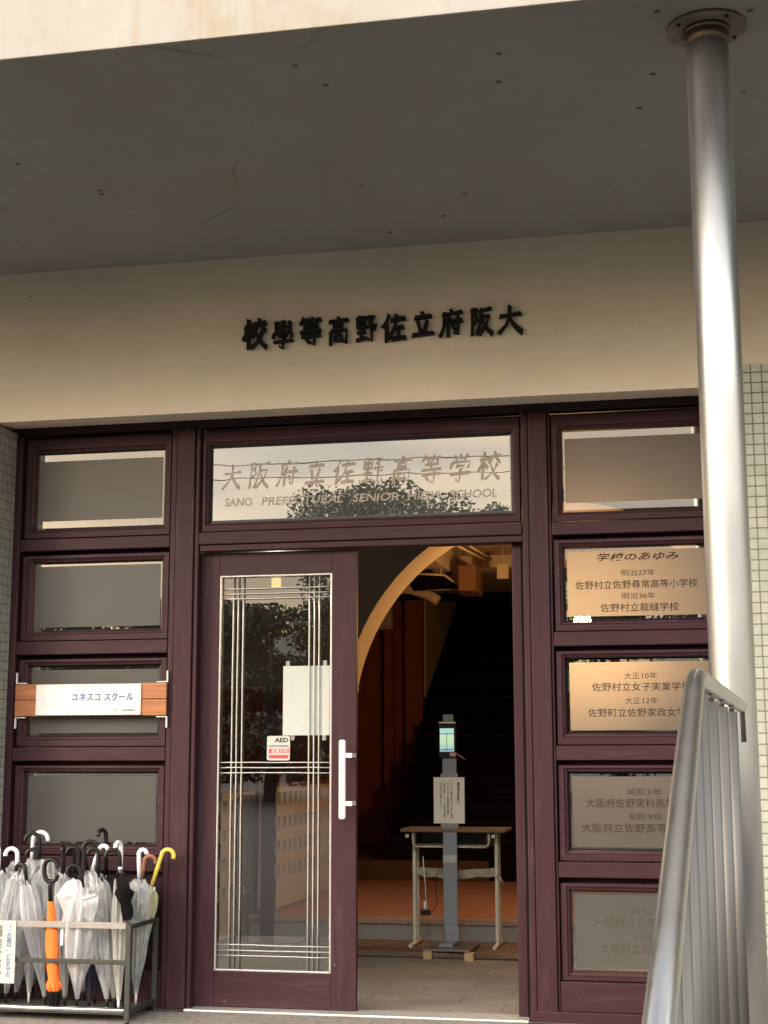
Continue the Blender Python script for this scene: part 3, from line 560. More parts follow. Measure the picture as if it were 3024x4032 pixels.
# ------------------------------------------------------------------ umbrella stand
us = empty('umbrella_stand', (-3.78, -.26, 0), 'grey metal umbrella stand full of umbrellas left of the door', 'umbrella stand')
SX0, SX1, SY0, SY1 = -4.300, -3.268, -.500, -.022
for x, y in ((SX1-.015, SY0+.015), (SX1-.015, SY1-.015), (SX0+.015, SY0+.015), (SX0+.015, SY1-.015)):
    b_ = MB(); b_.box(x-.016, x+.016, y-.016, y+.016, .018, .552, .003); b_.tube([(x, y, -.006), (x, y, .018)], .013, 12); b_.build('leg', M['darkmetal'], us)
MB().box(SX0+.033, SX1-.0315, SY0-.004, SY0+.008, .530, .566, .002).build('front_rail', M['platemetal'], us)
MB().box(SX0+.033, SX1-.0315, SY0+.004, SY0+.022, .325, .352, .002).build('middle_rail', M['darkmetal'], us)
MB().box(SX0+.033, SX1-.0315, SY1-.026, SY1-.006, .530, .556, .002).build('back_rail', M['darkmetal'], us)
for x in (SX0+.015, SX1-.015):
    MB().box(x-.012, x+.012, SY0+.032, SY1-.032, .527, .552, .002).build('side_rail', M['darkmetal'], us); MB().box(x-.012, x+.012, SY0+.032, SY1-.032, .045, .075, .002).build('side_rail', M['darkmetal'], us)
MB().tube([(SX0+.032, SY0+.012, .068), (SX1-.032, SY0+.012, .068)], .016, 16).build('bottom_rail', M['rodm'], us)
for y in (-.405, -.20): MB().tube([(SX0+.03, y, .540), (SX1-.03, y, .540)], .006, 10).build('divider_rod', M['rodm'], us)
MB().box(SX0+.03, SX1-.03, SY0+.03, SY1-.03, .040, .0445).build('drip_tray', simple('green grey tray', (.13, .145, .125), .4, .3), us)
nb = empty('notice_sheet', (-4.1, -.512, .38), 'white notice with purple vertical writing hung on the umbrella stand', 'notice')
MB().box(-4.30, -3.988, -.5095, -.5065, .205, .566).build('sheet', M['paper'], nb)
text('「この傘は、', 'lettering', M['blueink'], nb, -.5100, (-4.045, -4.012, .388, .540), off=.012, vertical=True); text('どなたでも', 'lettering', M['blueink'], nb, -.5100, (-4.045, -4.012, .240, .375), off=.012, vertical=True)
text('自由にお使いください。', 'lettering', M['ink'], nb, -.5100, (-4.105, -4.072, .222, .540), off=.012, vertical=True)

# ------------------------------------------------------------------ umbrellas
def z2(x, y): return (x/2.0738, 3150+y/2.0738)
def umbrella(tip, hb, bend, r, az, handle, cloth, label, rmax=.045, ferr='black', bulge=.72, plea=.32, ring=None, strap=False, ytop=None, kind='crook', seed=0):
    rs = random.Random(seed*13+5)
    rmax *= 1.22; r *= 1.15
    T = atz(*z2(*tip), .046); T.y = max(-.455, min(-.075, T.y)); T = at(*z2(*tip), T.y); T.z = max(T.z, .047)
    yt = T.y if ytop is None else ytop
    H = at(*z2(*hb), yt); Bn = at(*z2(*bend), yt)
    root = empty('umbrella', T, label, 'umbrella', 'umbrellas in the stand')
    ax = (H-T).normalized(); L = (H-T).length; u = ax.orthogonal().normalized(); v = ax.cross(u)
    MB().tube([T, T+ax*.075], [.0075, .0085], 10).build('ferrule', M[ferr], root)
    MB().tube([T+ax*.05, H+ax*.01], .004, 8).build('shaft', M['alu'], root)
    # canopy: pleated cloth wrapped round the shaft
    b_ = MB(); n = 48; loops = []; nl = 22; s0 = .060; s1 = L-.03; tw = rs.uniform(-1.2, 1.2); ph = rs.uniform(0, 6)
    for i in range(nl+1):
        q = i/nl; base = .012 + (rmax-.012)*(math.sin(min(1, q/bulge)*math.pi/2)**1.1 if q < bulge else 1 - .42*((q-bulge)/(1-bulge))**1.6)
        lp = []
        for k in range(n):
            a = 2*math.pi*k/n; pl_ = math.cos(8*(a+tw*q)+ph)
            rr = base*(1 + plea*pl_*min(1, q*1.8) + .10*math.sin(2*a+ph+q*4) + .07*math.sin(5*a+q*13+ph))
            lift = -.014*pl_*(q**6) if i == nl else 0
            lp.append(T + ax*(s0+(s1-s0)*q+lift) + (u*math.cos(a)+v*math.sin(a))*rr)
        loops.append(lp)
    b_.loops(loops)
    for f in b_.bm.faces: f.smooth = True
    co = b_.build('canopy', M[cloth], root)
    rb = MB()
    for k in range(8):
        a = 2*math.pi*k/8 - ph/8 - tw; p = T + ax*(s1-.012) + (u*math.cos(a)+v*math.sin(a))*(rmax*.40)
        q = p + ax*rs.uniform(.025, .045) + (u*math.cos(a)+v*math.sin(a))*.004
        rb.tube([p, q], [.0035, .0028], 6)
    rb.build('rib_ends', M['white' if cloth in ('clear', 'milk', 'whitecloth', 'silver', 'cream') and seed % 3 else 'black'], root)
    if ring: MB().tube([H-ax*.006, H+ax*.012], .0125, 14).build('ring', M[ring], root)
    hr_ = .0132
    d = (rt*math.cos(R(az)) + Vector((0, -1, 0))*math.sin(R(az))); ax2 = (Bn-H).normalized(); d = (d-ax2*d.dot(ax2)).normalized()
    pts = [H-ax*.01, H+(Bn-H)*.5, Bn]
    for k in range(1, 13):
        a = math.pi*k/12*1.06; pts.append(Bn + ax2*r*math.sin(a) + d*r*(1-math.cos(a)))
    MB().tube(pts, [hr_*.8]+[hr_]*(len(pts)-1), 14).build('handle', M[handle], root)
    if strap:
        p = T+ax*(L*.72)+Vector((-rmax-.002, -.02, 0))
        MB().box(p.x-.008, p.x+.008, p.y-.052, p.y-.050, p.z-.14, p.z).build('strap', M['white'], root)
    return root
U = umbrella
U((-30, 1650), (-12, 560), (-8, 420), .036, 180, 'white', 'clear', 'clear umbrella with white crook cut off by the left edge', seed=1, ytop=-.30)
U((45, 1655), (140, 600), (143, 445), .032, 180, 'white', 'clear', 'clear umbrella with white crook curling left, left of the stand', .052, seed=2, ytop=-.34)
U((262, 1590), (318, 560), (322, 330), .038, 180, 'black', 'clear', 'clear umbrella with tall black crook curling left at the left of the stand', .058, seed=3, ytop=-.24)
U((235, 1655), (258, 480), (272, 320), .040, 0, 'white', 'milk', 'cloudy umbrella with tall white crook curling right behind a black crook', .050, 'white', seed=4, ytop=-.16)
U((120, 1640), (300, 570), (306, 450), .029, 180, 'black', 'clear', 'clear umbrella with small low black crook under the tall one', .046, seed=5, ytop=-.30)
U((375, 1685), (215, 640), (205, 560), .028, 200, 'black', 'milk', 'cloudy umbrella leaning right at the foot with white sleeve above its tip', .042, seed=6, ytop=-.36)
U((530, 1690), (512, 590), (518, 410), .026, 75, 'black', 'clear', 'clear umbrella with black crook turned side on, right of the orange one', .040, seed=8, ytop=-.36)
U((500, 1600), (640, 600), (648, 440), .034, 180, 'black', 'navy', 'dark navy umbrella leaning left behind the orange and white ones', .042, seed=9, ytop=-.2)
U((728, 1700), (712, 560), (680, 415), .039, 0, 'black', 'navy', 'navy umbrella with wide black crook arched over the middle of the stand', .034, seed=10, ytop=-.22)
U((770, 1660), (868, 600), (866, 285), .028, 120, 'black', 'navy', 'navy umbrella with the tallest shiny black handle at the back', .046, seed=11, ytop=-.14)
U((880, 1712), (752, 560), (812, 400), .026, 15, 'white', 'clear', 'clear umbrella with white handle leaning right in the middle', .054, seed=12, ytop=-.30)
U((940, 1700), (800, 620), (805, 440), .028, 180, 'black', 'silver', 'silvery clear umbrella with black crook leaning in the middle', .046, seed=18, ytop=-.33)
U((690, 1640), (600, 640), (604, 460), .030, 170, 'black', 'clear', 'clear umbrella with thin black crook behind the white umbrella', .044, seed=20, ytop=-.16)
U((967, 1718), (985, 590), (988, 380), .022, 110, 'white', 'silver', 'shiny silver white umbrella with narrow white crook and white tip', .034, 'white', seed=14, ytop=-.38)
U((1010, 1690), (982, 560), (976, 460), .037, 180, 'black', 'blackcloth', 'black umbrella with black crook and white ring on the right', .024, seed=13, ring='white', ytop=-.40, bulge=.86)
U((1108, 1665), (1136, 620), (1134, 440), .021, 0, 'white', 'clear', 'clear umbrella with straight white crook at the right end', .050, 'white', seed=15, ytop=-.20)
U((1062, 1630), (1163, 610), (1178, 500), .031, 0, 'tan', 'navy', 'dark umbrella with tan wooden crook behind the white crook', .036, seed=16, ytop=-.1)
U((1010, 1560), (1238, 700), (1322, 440), .033, 0, 'yellow', 'cream', 'cream umbrella with yellow crook leaning out at the right end', .044, 'yellow', seed=17, ytop=-.12)
U((625, 1705), (678, 700), (655, 575), .034, 180, 'black', 'whitecloth', 'loosely wrapped white umbrella with black crook at the front', .072, seed=7, strap=True, ytop=-.43, plea=.26, bulge=.66)

def flap(root, mat, pts, Y, bulge, seed):
    rs = random.Random(seed); P = [at(*z2(*p), Y+rs.uniform(-.012, .012)) for p in pts]; c = sum(P, Vector())/len(P); n = len(P); mb = MB()
    rings = []
    for q in (1.0, .8, .6, .4, .2):
        ring = []
        for i in range(n):
            for t in (0, .25, .5, .75):
                p = P[i].lerp(P[(i+1) % n], t); v = c + (p-c)*q
                v.y -= bulge*(1-q**2) + .006*math.sin((i+t)*5+q*7+seed); v.z += .004*math.sin((i+t)*9+seed)*q; ring.append(v)
        rings.append(ring)
    mb.loops(rings, True)
    for f in mb.bm.faces: f.smooth = True
    return mb.build('loose_panel', M[mat], root)
UM = {o['label']: o for o in COL.objects if o.name.startswith('umbrella') and o.type == 'EMPTY' and o.parent is None and 'label' in o}
def um(t): return [o for l, o in UM.items() if t in l][0]
flap(um('loosely wrapped white'), 'whitecloth', [(458, 772), (545, 665), (600, 640), (660, 660), (690, 755), (800, 770), (806, 830), (765, 985), (640, 1000), (545, 975)], -.462, .03, 3)
flap(um('tall black crook curling left'), 'film', [(46, 560), (105, 492), (185, 520), (235, 500), (345, 478), (385, 560), (398, 800), (380, 975), (220, 985), (90, 960), (60, 740)], -.30, .05, 8)
flap(um('small low black crook'), 'film', [(318, 500), (400, 470), (470, 520), (540, 604), (480, 690), (452, 800), (430, 975), (350, 970)], -.33, .04, 5)
flap(um('white handle leaning'), 'film', [(690, 590), (770, 560), (815, 650), (858, 690), (835, 800), (850, 960), (790, 985), (720, 800)], -.40, .03, 6)
flap(um('black crook and white ring'), 'blackcloth', [(945, 640), (985, 600), (1040, 640), (1060, 720), (1098, 745), (1075, 830), (1092, 950), (1050, 985), (1000, 985), (985, 870), (934, 760), (955, 710)], -.43, .035, 2)
flap(um('straight white crook'), 'film', [(1055, 670), (1110, 640), (1190, 650), (1250, 730), (1195, 900), (1165, 965), (1100, 960), (1070, 820)], -.24, .03, 9)

# the inverted umbrella: black C handle, orange sleeve, ruffle, black skirt
T = Vector((-3.798, -.47, .047)); T = at(*z2(440, 1690), -.455); T.z = .047
Hh = at(*z2(408, 700), -.47); ax = (Hh-T).normalized()
og = empty('umbrella', T, 'inverted orange umbrella with black C shaped handle at the front of the stand', 'umbrella', 'umbrellas in the stand')
def along(x, y): return at(*z2(x, y), -.46)
b_ = MB(); sp = [(412, 826, 28), (418, 900, 32), (422, 1000, 42), (426, 1100, 54), (428, 1200, 56), (430, 1300, 54), (434, 1400, 52), (436, 1460, 46), (438, 1490, 56), (440, 1520, 66), (440, 1550, 54), (440, 1562, 44)]
loops = []
for i, (x, y, hw) in enumerate(sp):
    c = along(x, y); rr = hw/2.0738/FPX*8.6; lp = []
    for k in range(40):
        a = 2*math.pi*k/40; f = 1 + .07*math.sin(3*a+i*.9) + .05*math.sin(7*a+i) + (.10*math.cos(10*a) if 8 <= i <= 10 else 0)
        lp.append(c + Vector((math.cos(a)*rr*f, math.sin(a)*rr*f*.8, 0)))
    loops.append(lp)
b_.loops(loops)
for f in b_.bm.faces: f.smooth = True
b_.build('canopy', M['orange'], og)
b_ = MB(); loops = []
for x, y, hw in ((440, 1545, 40), (438, 1580, 62), (440, 1640, 48), (442, 1690, 40)):
    c = along(x, y); rr = hw/2.0738/FPX*8.6; loops.append([c + Vector((math.cos(2*math.pi*k/32), math.sin(2*math.pi*k/32)*.7, 0))*rr*(1+.12*math.cos(8*2*math.pi*k/32)) for k in range(32)])
b_.loops(loops).build('skirt', M['blackcloth'], og)
MB().tube([along(412, 830), along(409, 700), along(411, 668)], [.013, .013, .012], 12).build('shaft', M['black'], og)
pts = [along(470, 610), along(455, 650), along(411, 668), along(374, 640), along(362, 570), along(374, 505), along(414, 485), along(455, 505), along(472, 560)]
sm = []
for i in range(len(pts)-1):
    p0, p1, p2, p3 = pts[max(i-1, 0)], pts[i], pts[i+1], pts[min(i+2, len(pts)-1)]
    for s_ in (0, .25, .5, .75):
        sm.append(.5*((2*p1) + (p2-p0)*s_ + (2*p0-5*p1+4*p2-p3)*s_**2 + (3*p1-p0-3*p2+p3)*s_**3))
sm.append(pts[-1]); MB().tube(sm, .0135, 14).build('handle', M['black'], og)

# ------------------------------------------------------------------ hall behind the doorway
tag(MB().poly([(-6.5, -.03, 0), (3, -.03, 0), (3, 17.1, 0), (-6.5, 17.1, 0)]).build('hall_floor', M['hallfloor']), 'grey concrete floor inside the doorway', None, kind='structure')
rf = empty('raised_floor', (-2, 3.36, 0), 'orange carpeted raised floor with stone riser inside the hall', 'floor')
rf['kind'] = 'structure'
del rf['category']
MB().box(-3.7, 3, 3.365, 10.2, .002, .206).build('carpet', M['carpet'], rf)
MB().box(-3.7, 3, 3.350, 3.364, .002, .172).build('riser', M['granite'], rf)
MB().box(-3.7, 3, 3.325, 3.420, .1735, .221, .006).build('nosing', M['nosing'], rf)
tag(MB().box(-3.2, 1.5, 2.60, 3.34, .012, .046, .003).box(-3.2, 1.5, 2.62, 2.66, .001, .0115).box(-3.2, 1.5, 3.26, 3.30, .001, .0115).build('duckboard', M['sunoko']), 'low brown wooden duckboard below the stone riser', 'duckboard')
tag(MB().box(-6.39, -2.2, 7.26, 11.6, .2065, .42, .004).build('inner_step', M['brownwood']), 'dark brown wooden step at the back of the carpet', 'step')

AXC, AZC, AR = -1.03, 1.80, 1.765
arc = [(AXC + AR*math.cos(R(a)), AZC + AR*math.sin(R(a))) for a in range(170, 9, -4)]
def archwall(mb, y0, y1, front=True):
    f0 = [mb.bm.verts.new((x, y0, z)) for x, z in arc]; f1 = [mb.bm.verts.new((x-.06 if y1 > 3 else x, y1, z)) for x, z in arc]
    t0 = [mb.bm.verts.new((x, y0, 3.655)) for x, z in arc]; t1 = [mb.bm.verts.new((x, y1, 3.655)) for x, z in arc]
    for i in range(len(arc)-1):
        mb.bm.faces.new((f0[i], f0[i+1], t0[i+1], t0[i])); mb.bm.faces.new((f1[i], f1[i+1], t1[i+1], t1[i])); mb.bm.faces.new((f0[i], f0[i+1], f1[i+1], f1[i]))
    return mb
arch = empty('arch_wall', (-2.765, 3.1, 0), 'plastered wall with a wide round arch inside the doorway', 'wall')
zs_ = arc[0][1]
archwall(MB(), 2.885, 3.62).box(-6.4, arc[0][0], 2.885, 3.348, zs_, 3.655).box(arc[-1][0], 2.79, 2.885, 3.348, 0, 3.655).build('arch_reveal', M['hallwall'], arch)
archwall(MB(), 2.870, 2.884).box(-6.4, arc[0][0], 2.870, 2.884, zs_, 3.655).box(arc[-1][0], 2.79, 2.870, 2.884, 0, 3.655).build('arch_face', M['archface'], arch)  # front coloured dark to hold the shade of its unlit side
MB().box(-2.830, -2.772, 2.95, 3.30, .0, 2.07, .006).build('post', M['brownwood'], arch)
MB().box(-2.845, -2.755, 2.92, 3.33, 2.0705, zs_-.001, .004).build('impost', M['hallwall'], arch)
MB().box(-3.46, -3.36, 2.85, 2.90, 0, 2.10).build('pier', M['paint_d'], arch)

hw_ = MB()
for q in ((-6.6, -6.4, .13, 17.2, -.01, 6.6), (2.8, 3.0, .13, 17.2, -.01, 6.6), ): hw_.box(*q)
hw_.box(-6.4, -4.353, .135, .35, -.01, 3.69); hw_.box(.292, 2.8, .51, .7, -.01, 3.69)
tag(MB().box(-6.4, 2.8, 17.0, 17.2, -.01, 6.6).build('hall_wall', M['dado']), 'wall at the head of the stairs, blackened to look unlit', 'wall')  # near-black colour stands in for the darkness of the stairwell
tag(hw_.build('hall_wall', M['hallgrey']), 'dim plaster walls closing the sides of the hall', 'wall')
tag(MB().box(-6.4, 2.8, .13, 10.3, 3.66, 3.72).build('hall_ceiling', M['darkceil']), 'warm lit plaster ceiling of the hall', 'ceiling')
tag(MB().box(-6.4, 2.8, 10.3, 17.0, 6.4, 6.5).box(-6.4, 2.8, 10.25, 10.3, 3.56, 6.4).build('stairwell_lining', M['dado']), 'dark lining of the unlit stairwell', 'wall')  # stairwell darkness is put into the colour here too
bmn = empty('ceiling_beam', (-2, 6.5, 3.5), 'plastered beams crossing below the hall ceiling', 'beam')
MB().box(-2.62, -2.40, 3.36, 8.5, 3.42, 3.655, .005).build('long_beam', M['hallwall'], bmn); MB().box(-2.395, 2.7, 6.6, 6.95, 3.52, 3.655, .005).build('cross_beam', M['hallwall'], bmn)

sw = empty('stair_wall', (-3.4, 10.5, .42), 'pale side wall of the stairs with a dark sloping dado', 'wall')
zl = lambda y: 2.28 + (y-10)*.548
MB().prism([(-3.36, 10.02, zl(10.02)), (-3.36, 16.9, zl(16.9)), (-3.36, 16.9, 6.38), (-3.36, 10.32, 6.38), (-3.36, 10.32, 3.55), (-3.36, 10.02, 3.55)], (-.16, 0, 0)).build('plaster', M['hallwall'], sw)
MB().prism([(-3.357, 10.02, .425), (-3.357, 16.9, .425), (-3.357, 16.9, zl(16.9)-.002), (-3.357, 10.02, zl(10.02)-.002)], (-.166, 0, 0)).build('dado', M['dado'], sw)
sc_ = empty('staircase', (-1.4, 8.0, .42), 'dark wooden staircase climbing away inside the hall', 'stairs')
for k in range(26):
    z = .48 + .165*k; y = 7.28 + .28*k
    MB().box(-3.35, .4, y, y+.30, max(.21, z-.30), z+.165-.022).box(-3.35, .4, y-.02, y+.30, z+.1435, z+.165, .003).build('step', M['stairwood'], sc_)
sn = MB()
for k in range(26): sn.box(-3.34, .4, 7.252+.28*k, 7.2595+.28*k, .48+.165*k+.150, .48+.165*k+.163)
sn.build('nosing_strip', simple('brass nosing', (.03, .02, .012), .8, spec=.1), sc_)

for x0, x1, lab in ((-3.889, -3.769, 'narrow oxblood pillar at the left inside the hall'), (-3.611, -3.380, 'wide oxblood pillar beside the stair wall')):
    b_ = MB(); b_.box(x0, x1, 9.88, 10.01, .4205, 3.54, .004); p = empty('pillar', ((x0+x1)/2, 9.95, .42), lab, 'pillar', 'oxblood pillars in the hall'); b_.build('shaft', M['redcol'], p)
    MB().box(x0-.01, x1+.01, 9.86, 10.015, .4207, .52).build('base', M['dado'], p)
tag(MB().box(-4.3, -3.745, 9.66, 9.80, 3.155, 3.655, .004).build('wall_panel', M['hallwall']), 'pale downstand wall above the narrow pillar', 'wall')
tag(MB().box(-6.3, -3.53, 10.03, 10.2, .4205, 3.55).build('partition', M['redcol']), 'dark red partition behind the pillars', 'wall')
wc = MB(); wc.box(-2.29, -2.115, 5.9, 6.35, 3.20, 3.46, .004); tag(wc.build('wooden_box', M['boxwood']), 'orange veneer speaker box hanging under the hall ceiling', 'speaker')
hs = empty('hanging_board', (-2.5, 5.9, 3.3), 'white framed panel hanging tilted below the ceiling', 'panel')
P1, P2, P3, P4 = at(1640, 2258, 5.7), at(1748, 2266, 5.7), at(1822, 2318, 6.3), at(1700, 2326, 6.3)
MB().prism([P1+Vector((-.12, 0, 0)), P2, P3, P4+Vector((-.2, 0, 0))], (0, 0, .014)).build('panel', M['dado'], hs)
MB().tube([P1+Vector((-.12, 0, .005)), P2+Vector((0, 0, .005)), P3+Vector((0, 0, .005))], .012, 8).tube([P3+Vector((0, 0, .005)), P4+Vector((-.2, 0, .005))], .010, 8).build('frame', M['duct'], hs)
for p in (P2, P3): MB().tube([p+Vector((-.03, 0, .02)), Vector((p.x-.03, p.y, 3.652))], .006, 6).build('hanger', M['duct'], hs)
dp = [at(*q, 6.9) for q in ((1592, 2318), (1618, 2320), (1660, 2334), (1700, 2350), (1726, 2366))]
tag(MB().tube([dp[0]+Vector((-.5, .3, .05))]+dp, .055, 20).build('duct_pipe', M['duct']), 'beige round duct pipe crossing below the ceiling', 'pipe')
tag(MB().box(-1.90, -1.785, 5.95, 6.02, 3.32, 3.468, .003).tube([(-1.84, 5.985, 3.469), (-1.84, 5.985, 3.655)], .006, 6).build('hanging_sign', M['hallwall']), 'small blank plate hanging from the ceiling by the doorway', 'sign')
tf = MB(); tf.tube([at(1800, 2148, 5.0), at(1920, 2210, 6.2)], .014, 10).tube([at(1850, 2150, 5.2), at(1935, 2202, 6.4)], .012, 10); tag(tf.build('ceiling_pipe', M['duct']), 'pair of thin pale pipes under the hall ceiling', 'pipe')

def blockwall(x, y0, y1, z0, z1, lab):
    root = empty('block_wall', (x, y0, z0), lab, 'wall', 'perforated block walls in the hall'); b_ = MB(); hb_ = MB()
    n = max(2, round((y1-y0)/.19)); m_ = 5; dy = (y1-y0)/n; dz = (z1-z0)/m_
    for i in range(n):
        for j in range(m_):
            ya, za = y0+i*dy, z0+j*dz; h = .055; yc, zc = ya+dy/2, za+dz/2
            o_ = [(x, ya, za), (x, ya+dy, za), (x, ya+dy, za+dz), (x, ya, za+dz)]; i_ = [(x, yc-h, zc-h), (x, yc+h, zc-h), (x, yc+h, zc+h), (x, yc-h, zc+h)]
            if j == 0 and z0 > .1 or j == 0: b_.poly(o_); continue
            b_.loops([o_, i_, [(x-.09, p[1], p[2]) for p in i_]]); hb_.poly([(x-.09, p[1], p[2]) for p in i_])
    b_.box(x-.16, x-.095, y0, y1, z0, z1); b_.build('blockwork', M['block'], root); hb_.build('recess', M['hole'], root)
    MB().box(x-.17, x+.012, y0-.01, y1+.01, z1+.001, z1+.028, .003).build('coping', M['blockcap'], root)
blockwall(-3.975, 3.40, 4.40, 0, 1.22, 'perforated beige block wall seen low through the left of the door glass')
blockwall(-3.60, 3.80, 6.4, .222, 1.27, 'perforated beige block wall on the carpet behind the door glass')

LQ = at(2293, 2449, 4.1)
lp_ = empty('hall_lamp', LQ, 'warm lit globe lamp glowing through the frosted panes', 'lamp')
g_ = bmesh.new(); bmesh.ops.create_uvsphere(g_, u_segments=24, v_segments=14, radius=.075); gm = MB(); gm.join(g_, Matrix.Translation(LQ)); gm.build('globe', emit('lamp glow', (1.0, .55, .22), 140), lp_)
MB().tube([(LQ.x, LQ.y, LQ.z+.094), (LQ.x, LQ.y, 3.658)], .012, 10).build('stem', M['darkmetal'], lp_)

lq = at(1088, 2296, 1.15)
vl = empty('vestibule_lamp', lq, 'lit boxy amber lantern hanging behind the top of the door glass', 'lamp')
MB().box(lq.x-.028, lq.x+.028, lq.y-.028, lq.y+.028, lq.z-.036, lq.z+.036, .004).build('lantern', emit('lantern glow', (1.0, .42, .12), .55), vl)
pl_d = bpy.data.lights.new('lantern_light', 'POINT'); pl_d.energy = 9; pl_d.color = (1.0, .80, .62); pl_d.shadow_soft_size = .05
pl_o = bpy.data.objects.new('lantern_light', pl_d); COL.objects.link(pl_o); pl_o.parent = vl; pl_o.location = (.0, .0, -.095)
MB().tube([(lq.x, lq.y, lq.z+.037), (lq.x, lq.y, 3.658)], .005, 8).build('rod', M['darkmetal'], vl)

# ------------------------------------------------------------------ desk, temperature stand and small things
de = empty('school_desk', (-1.9, 3.1, .046), 'old wooden topped school desk with cream steel legs in the doorway', 'desk')
MB().box(-2.315, -1.470, 2.88, 3.31, .935, .962, .005).build('desk_top', M['deskwood'], de)
for x in (-2.225, -1.562):
    b_ = MB(); b_.tube([(x, 2.93, .47), (x, 2.93, .930)], .014, 10); b_.box(x-.014, x+.014, 3.02, 3.05, .08, .930, .004); b_.box(x-.014, x+.014, 3.09, 3.12, .08, .930, .004); b_ = MB()
    b_.box(x-.014, x+.014, 3.00, 3.03, .078, .932, .004); b_.box(x-.014, x+.014, 3.13, 3.16, .078, .932, .004); b_.build('leg', M['deskmetal'], de)
    MB().tube([(x, 2.83, .064), (x, 3.30, .064)], .017, 12).build('foot', M['deskmetal'], de)
MB().box(-2.215, -1.610, 2.92, 3.25, .822, .838).box(-2.215, -2.200, 2.92, 3.25, .8385, .928).box(-1.625, -1.610, 2.92, 3.25, .8385, .928).box(-2.1995, -1.6255, 3.235, 3.25, .8385, .928).build('tray', M['traymetal'], de)
MB().tube([(-2.222, 2.915, .93), (-2.220, 2.915, .85), (-2.195, 2.915, .820), (-1.635, 2.915, .820), (-1.606, 2.915, .85), (-1.604, 2.915, .93)], .006, 8).build('tray_rim', M['deskmetal'], de)
for x in (-2.262, -1.570): MB().tube([(x, 2.885, .905), (x, 2.92, .905)], .015, 12).build('hook', M['deskmetal'], de)
MB().box(-2.21, -1.577, 3.035, 3.055, .60, .625).build('crossbar', M['deskmetal'], de)
bagm = MB(); rsx = random.Random(4)
top = [(-2.185+.06*i, 3.02+.01*rsx.random(), .655-.02*math.sin(i*.3)+.006*rsx.random()) for i in range(11)]; bot = [(-2.185+.06*i, 2.99+.02*rsx.random(), .555+.025*abs(i-5)/5+.02*rsx.random()) for i in range(11)]
bagm.loops([top, bot]) if False else [bagm.poly([top[i], top[i+1], bot[i+1], bot[i]]) for i in range(10)]
bagm.poly([top[10], (-1.53, 2.98, .61), (-1.50, 2.97, .54), bot[10]]); tag(bagm.build('plastic_bag', M['plasticbag']), 'crumpled cloudy plastic bag slung under the desk', 'bag')

tsd = empty('thermometer_stand', (-1.9, 2.9, .09), 'slate grey temperature scanner stand with lit screen in the doorway', 'scanner')
MB().box(-1.971, -1.859, 2.885, 2.905, .225, 1.56, .004).build('pole', M['slate'], tsd)
MB().prism([(-1.968, 2.885, .2245), (-1.858, 2.885, .2245), (-1.840, 2.845, .172), (-1.950, 2.845, .172)], (0, .02, 0)).box(-1.950, -1.840, 2.845, 2.865, .105, .1715, .003).box(-1.972, -1.862, 2.66, 2.8645, .078, .1045, .004).build('foot', M['slate'], tsd)
MB().prism([(-2.090, 2.585, .060), (-1.715, 2.56, .060), (-1.705, 3.05, .060), (-2.075, 3.06, .060)], (0, 0, .016)).build('base_plate', simple('taupe plate', (.20, .165, .15), .5, .2), tsd)
dv = MB(); dv.box(-1.998, -1.852, 2.862, 2.884, 1.520, 1.803, .006); dvo = dv.build('scanner_head', M['devblack'], tsd)
MB().box(-1.990, -1.860, 2.856, 2.8615, 1.792, 1.804).build('bezel', M['alu'], dvo)
sO = MB(); sO.box(-1.985, -1.872, 2.8585, 2.8612, 1.568, 1.752); sO.build('screen', M['screen'], dvo)
MB().box(-1.931, -1.927, 2.8575, 2.8583, 1.572, 1.715).box(-1.975, -1.88, 2.8575, 2.8583, 1.580, 1.586).build('screen_mark', M['ink'], dvo)
MB().box(-1.962, -1.878, 2.865, 2.885, 1.8045, 1.862, .008).build('camera_module', M['slate'], tsd)
MB().box(-1.905, -1.858, 2.852, 2.8555, 1.532, 1.562).build('pink_tape', M['pink'], tsd); MB().tube([(-1.858, 2.86, 1.552), (-1.82, 2.86, 1.530), (-1.782, 2.86, 1.505)], .006, 6).build('dangling_tag', M['tan'], tsd)
MB().box(-1.971, -1.859, 2.8805, 2.8845, .700, .760).build('label_tape', M['paper'], tsd)
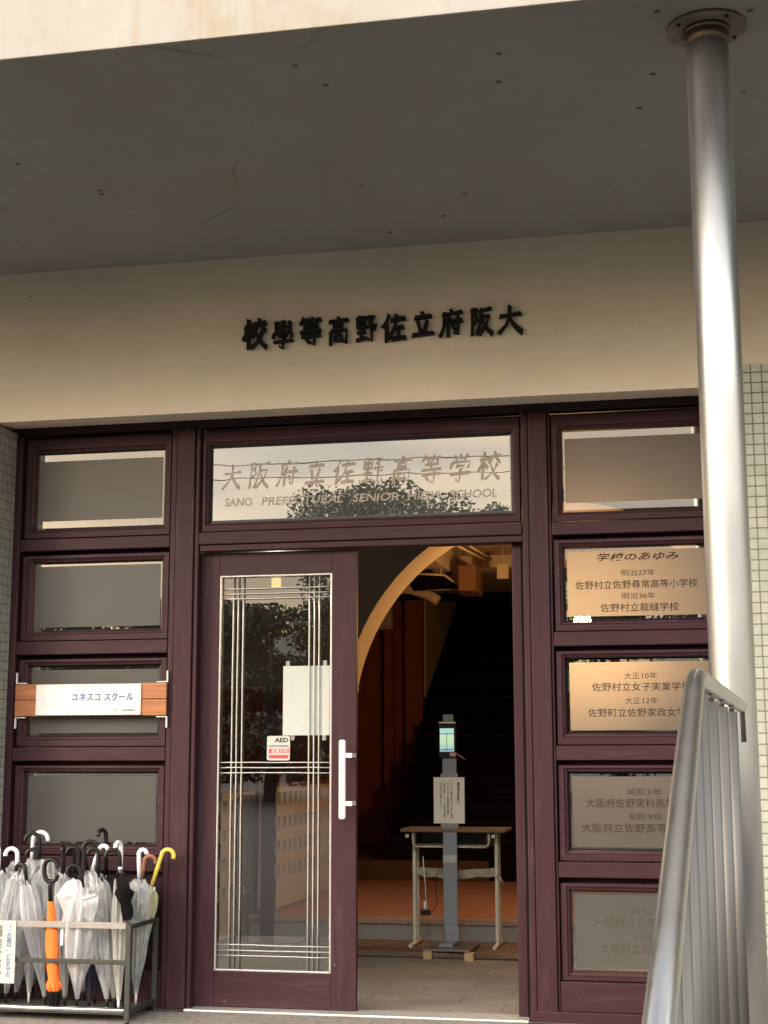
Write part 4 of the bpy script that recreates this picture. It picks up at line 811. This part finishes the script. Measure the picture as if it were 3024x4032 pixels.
for x0, x1, y0 in ((-2.079, -2.012, 2.565), (-1.751, -1.682, 2.50)): tag(MB().box(x0, x1, y0, y0+.09, .0, .0595, .002).build('wood_block', M['pine']), 'pine block under the %s front corner of the scanner stand' % ('left' if x0 < -1.9 else 'right'), 'block', 'pine blocks under the scanner stand')
nt_ = empty('notice_paper', (-1.92, 2.87, 1.18), 'cream notice with vertical writing taped to the scanner pole', 'notice')
MB().box(-2.040, -1.792, 2.868, 2.871, 1.006, 1.366).build('sheet', simple('cream paper', (.82, .78, .70), .7, var=.03), nt_)
text('検温のお願い', 'heading', M['ink'], nt_, 2.8676, (-1.852, -1.830, 1.165, 1.330), off=.02, vertical=True)
for s_, x, zb in (('センサーに顔を近付けて、正しく検温', -1.897, 1.045), ('してください。新型感染症の影響', -1.925, 1.075), ('で体温が高め、37.5度以上の場合', -1.953, 1.045), ('は入校をご遠慮ください。', -1.981, 1.105)):
    text(s_, 'lettering', M['ink'], nt_, 2.8676, (x-.009, x+.009, zb, 1.332), vertical=True)
for z0, z1 in ((.972, 1.0058), (1.3662, 1.395)): MB().box(-1.985, -1.845, 2.8735, 2.8745, z0, z1).build('tape', M['tape'], nt_)
pc = empty('power_cable', (-2.14, 2.95, .4), 'black cord with white plug and adapter hanging behind the scanner stand', 'cord')
cp = [at(1380+x/2.242, 3300+y/2.242, 2.98) for x, y in ((805, 180), (770, 300), (755, 360), (752, 480), (765, 560), (755, 600), (735, 640), (715, 660))]
MB().tube(cp, .0035, 6).build('cable', M['black'], pc)
wp = [at(1380+x/2.242, 3300+y/2.242, 2.97) for x, y in ((640, 160), (650, 300), (662, 440), (668, 550))]; MB().tube(wp, .004, 6).build('cable', M['white'], pc)
q1 = at(1380+660/2.242, 3300+590/2.242, 2.96); MB().box(q1.x-.012, q1.x+.012, q1.y-.01, q1.y+.01, q1.z-.032, q1.z+.032, .004).build('plug', M['white'], pc)
q2 = at(1380+668/2.242, 3300+655/2.242, 2.96); MB().box(q2.x-.042, q2.x+.036, q2.y-.018, q2.y+.018, q2.z-.022, q2.z+.020, .006).build('adapter', M['black'], pc)
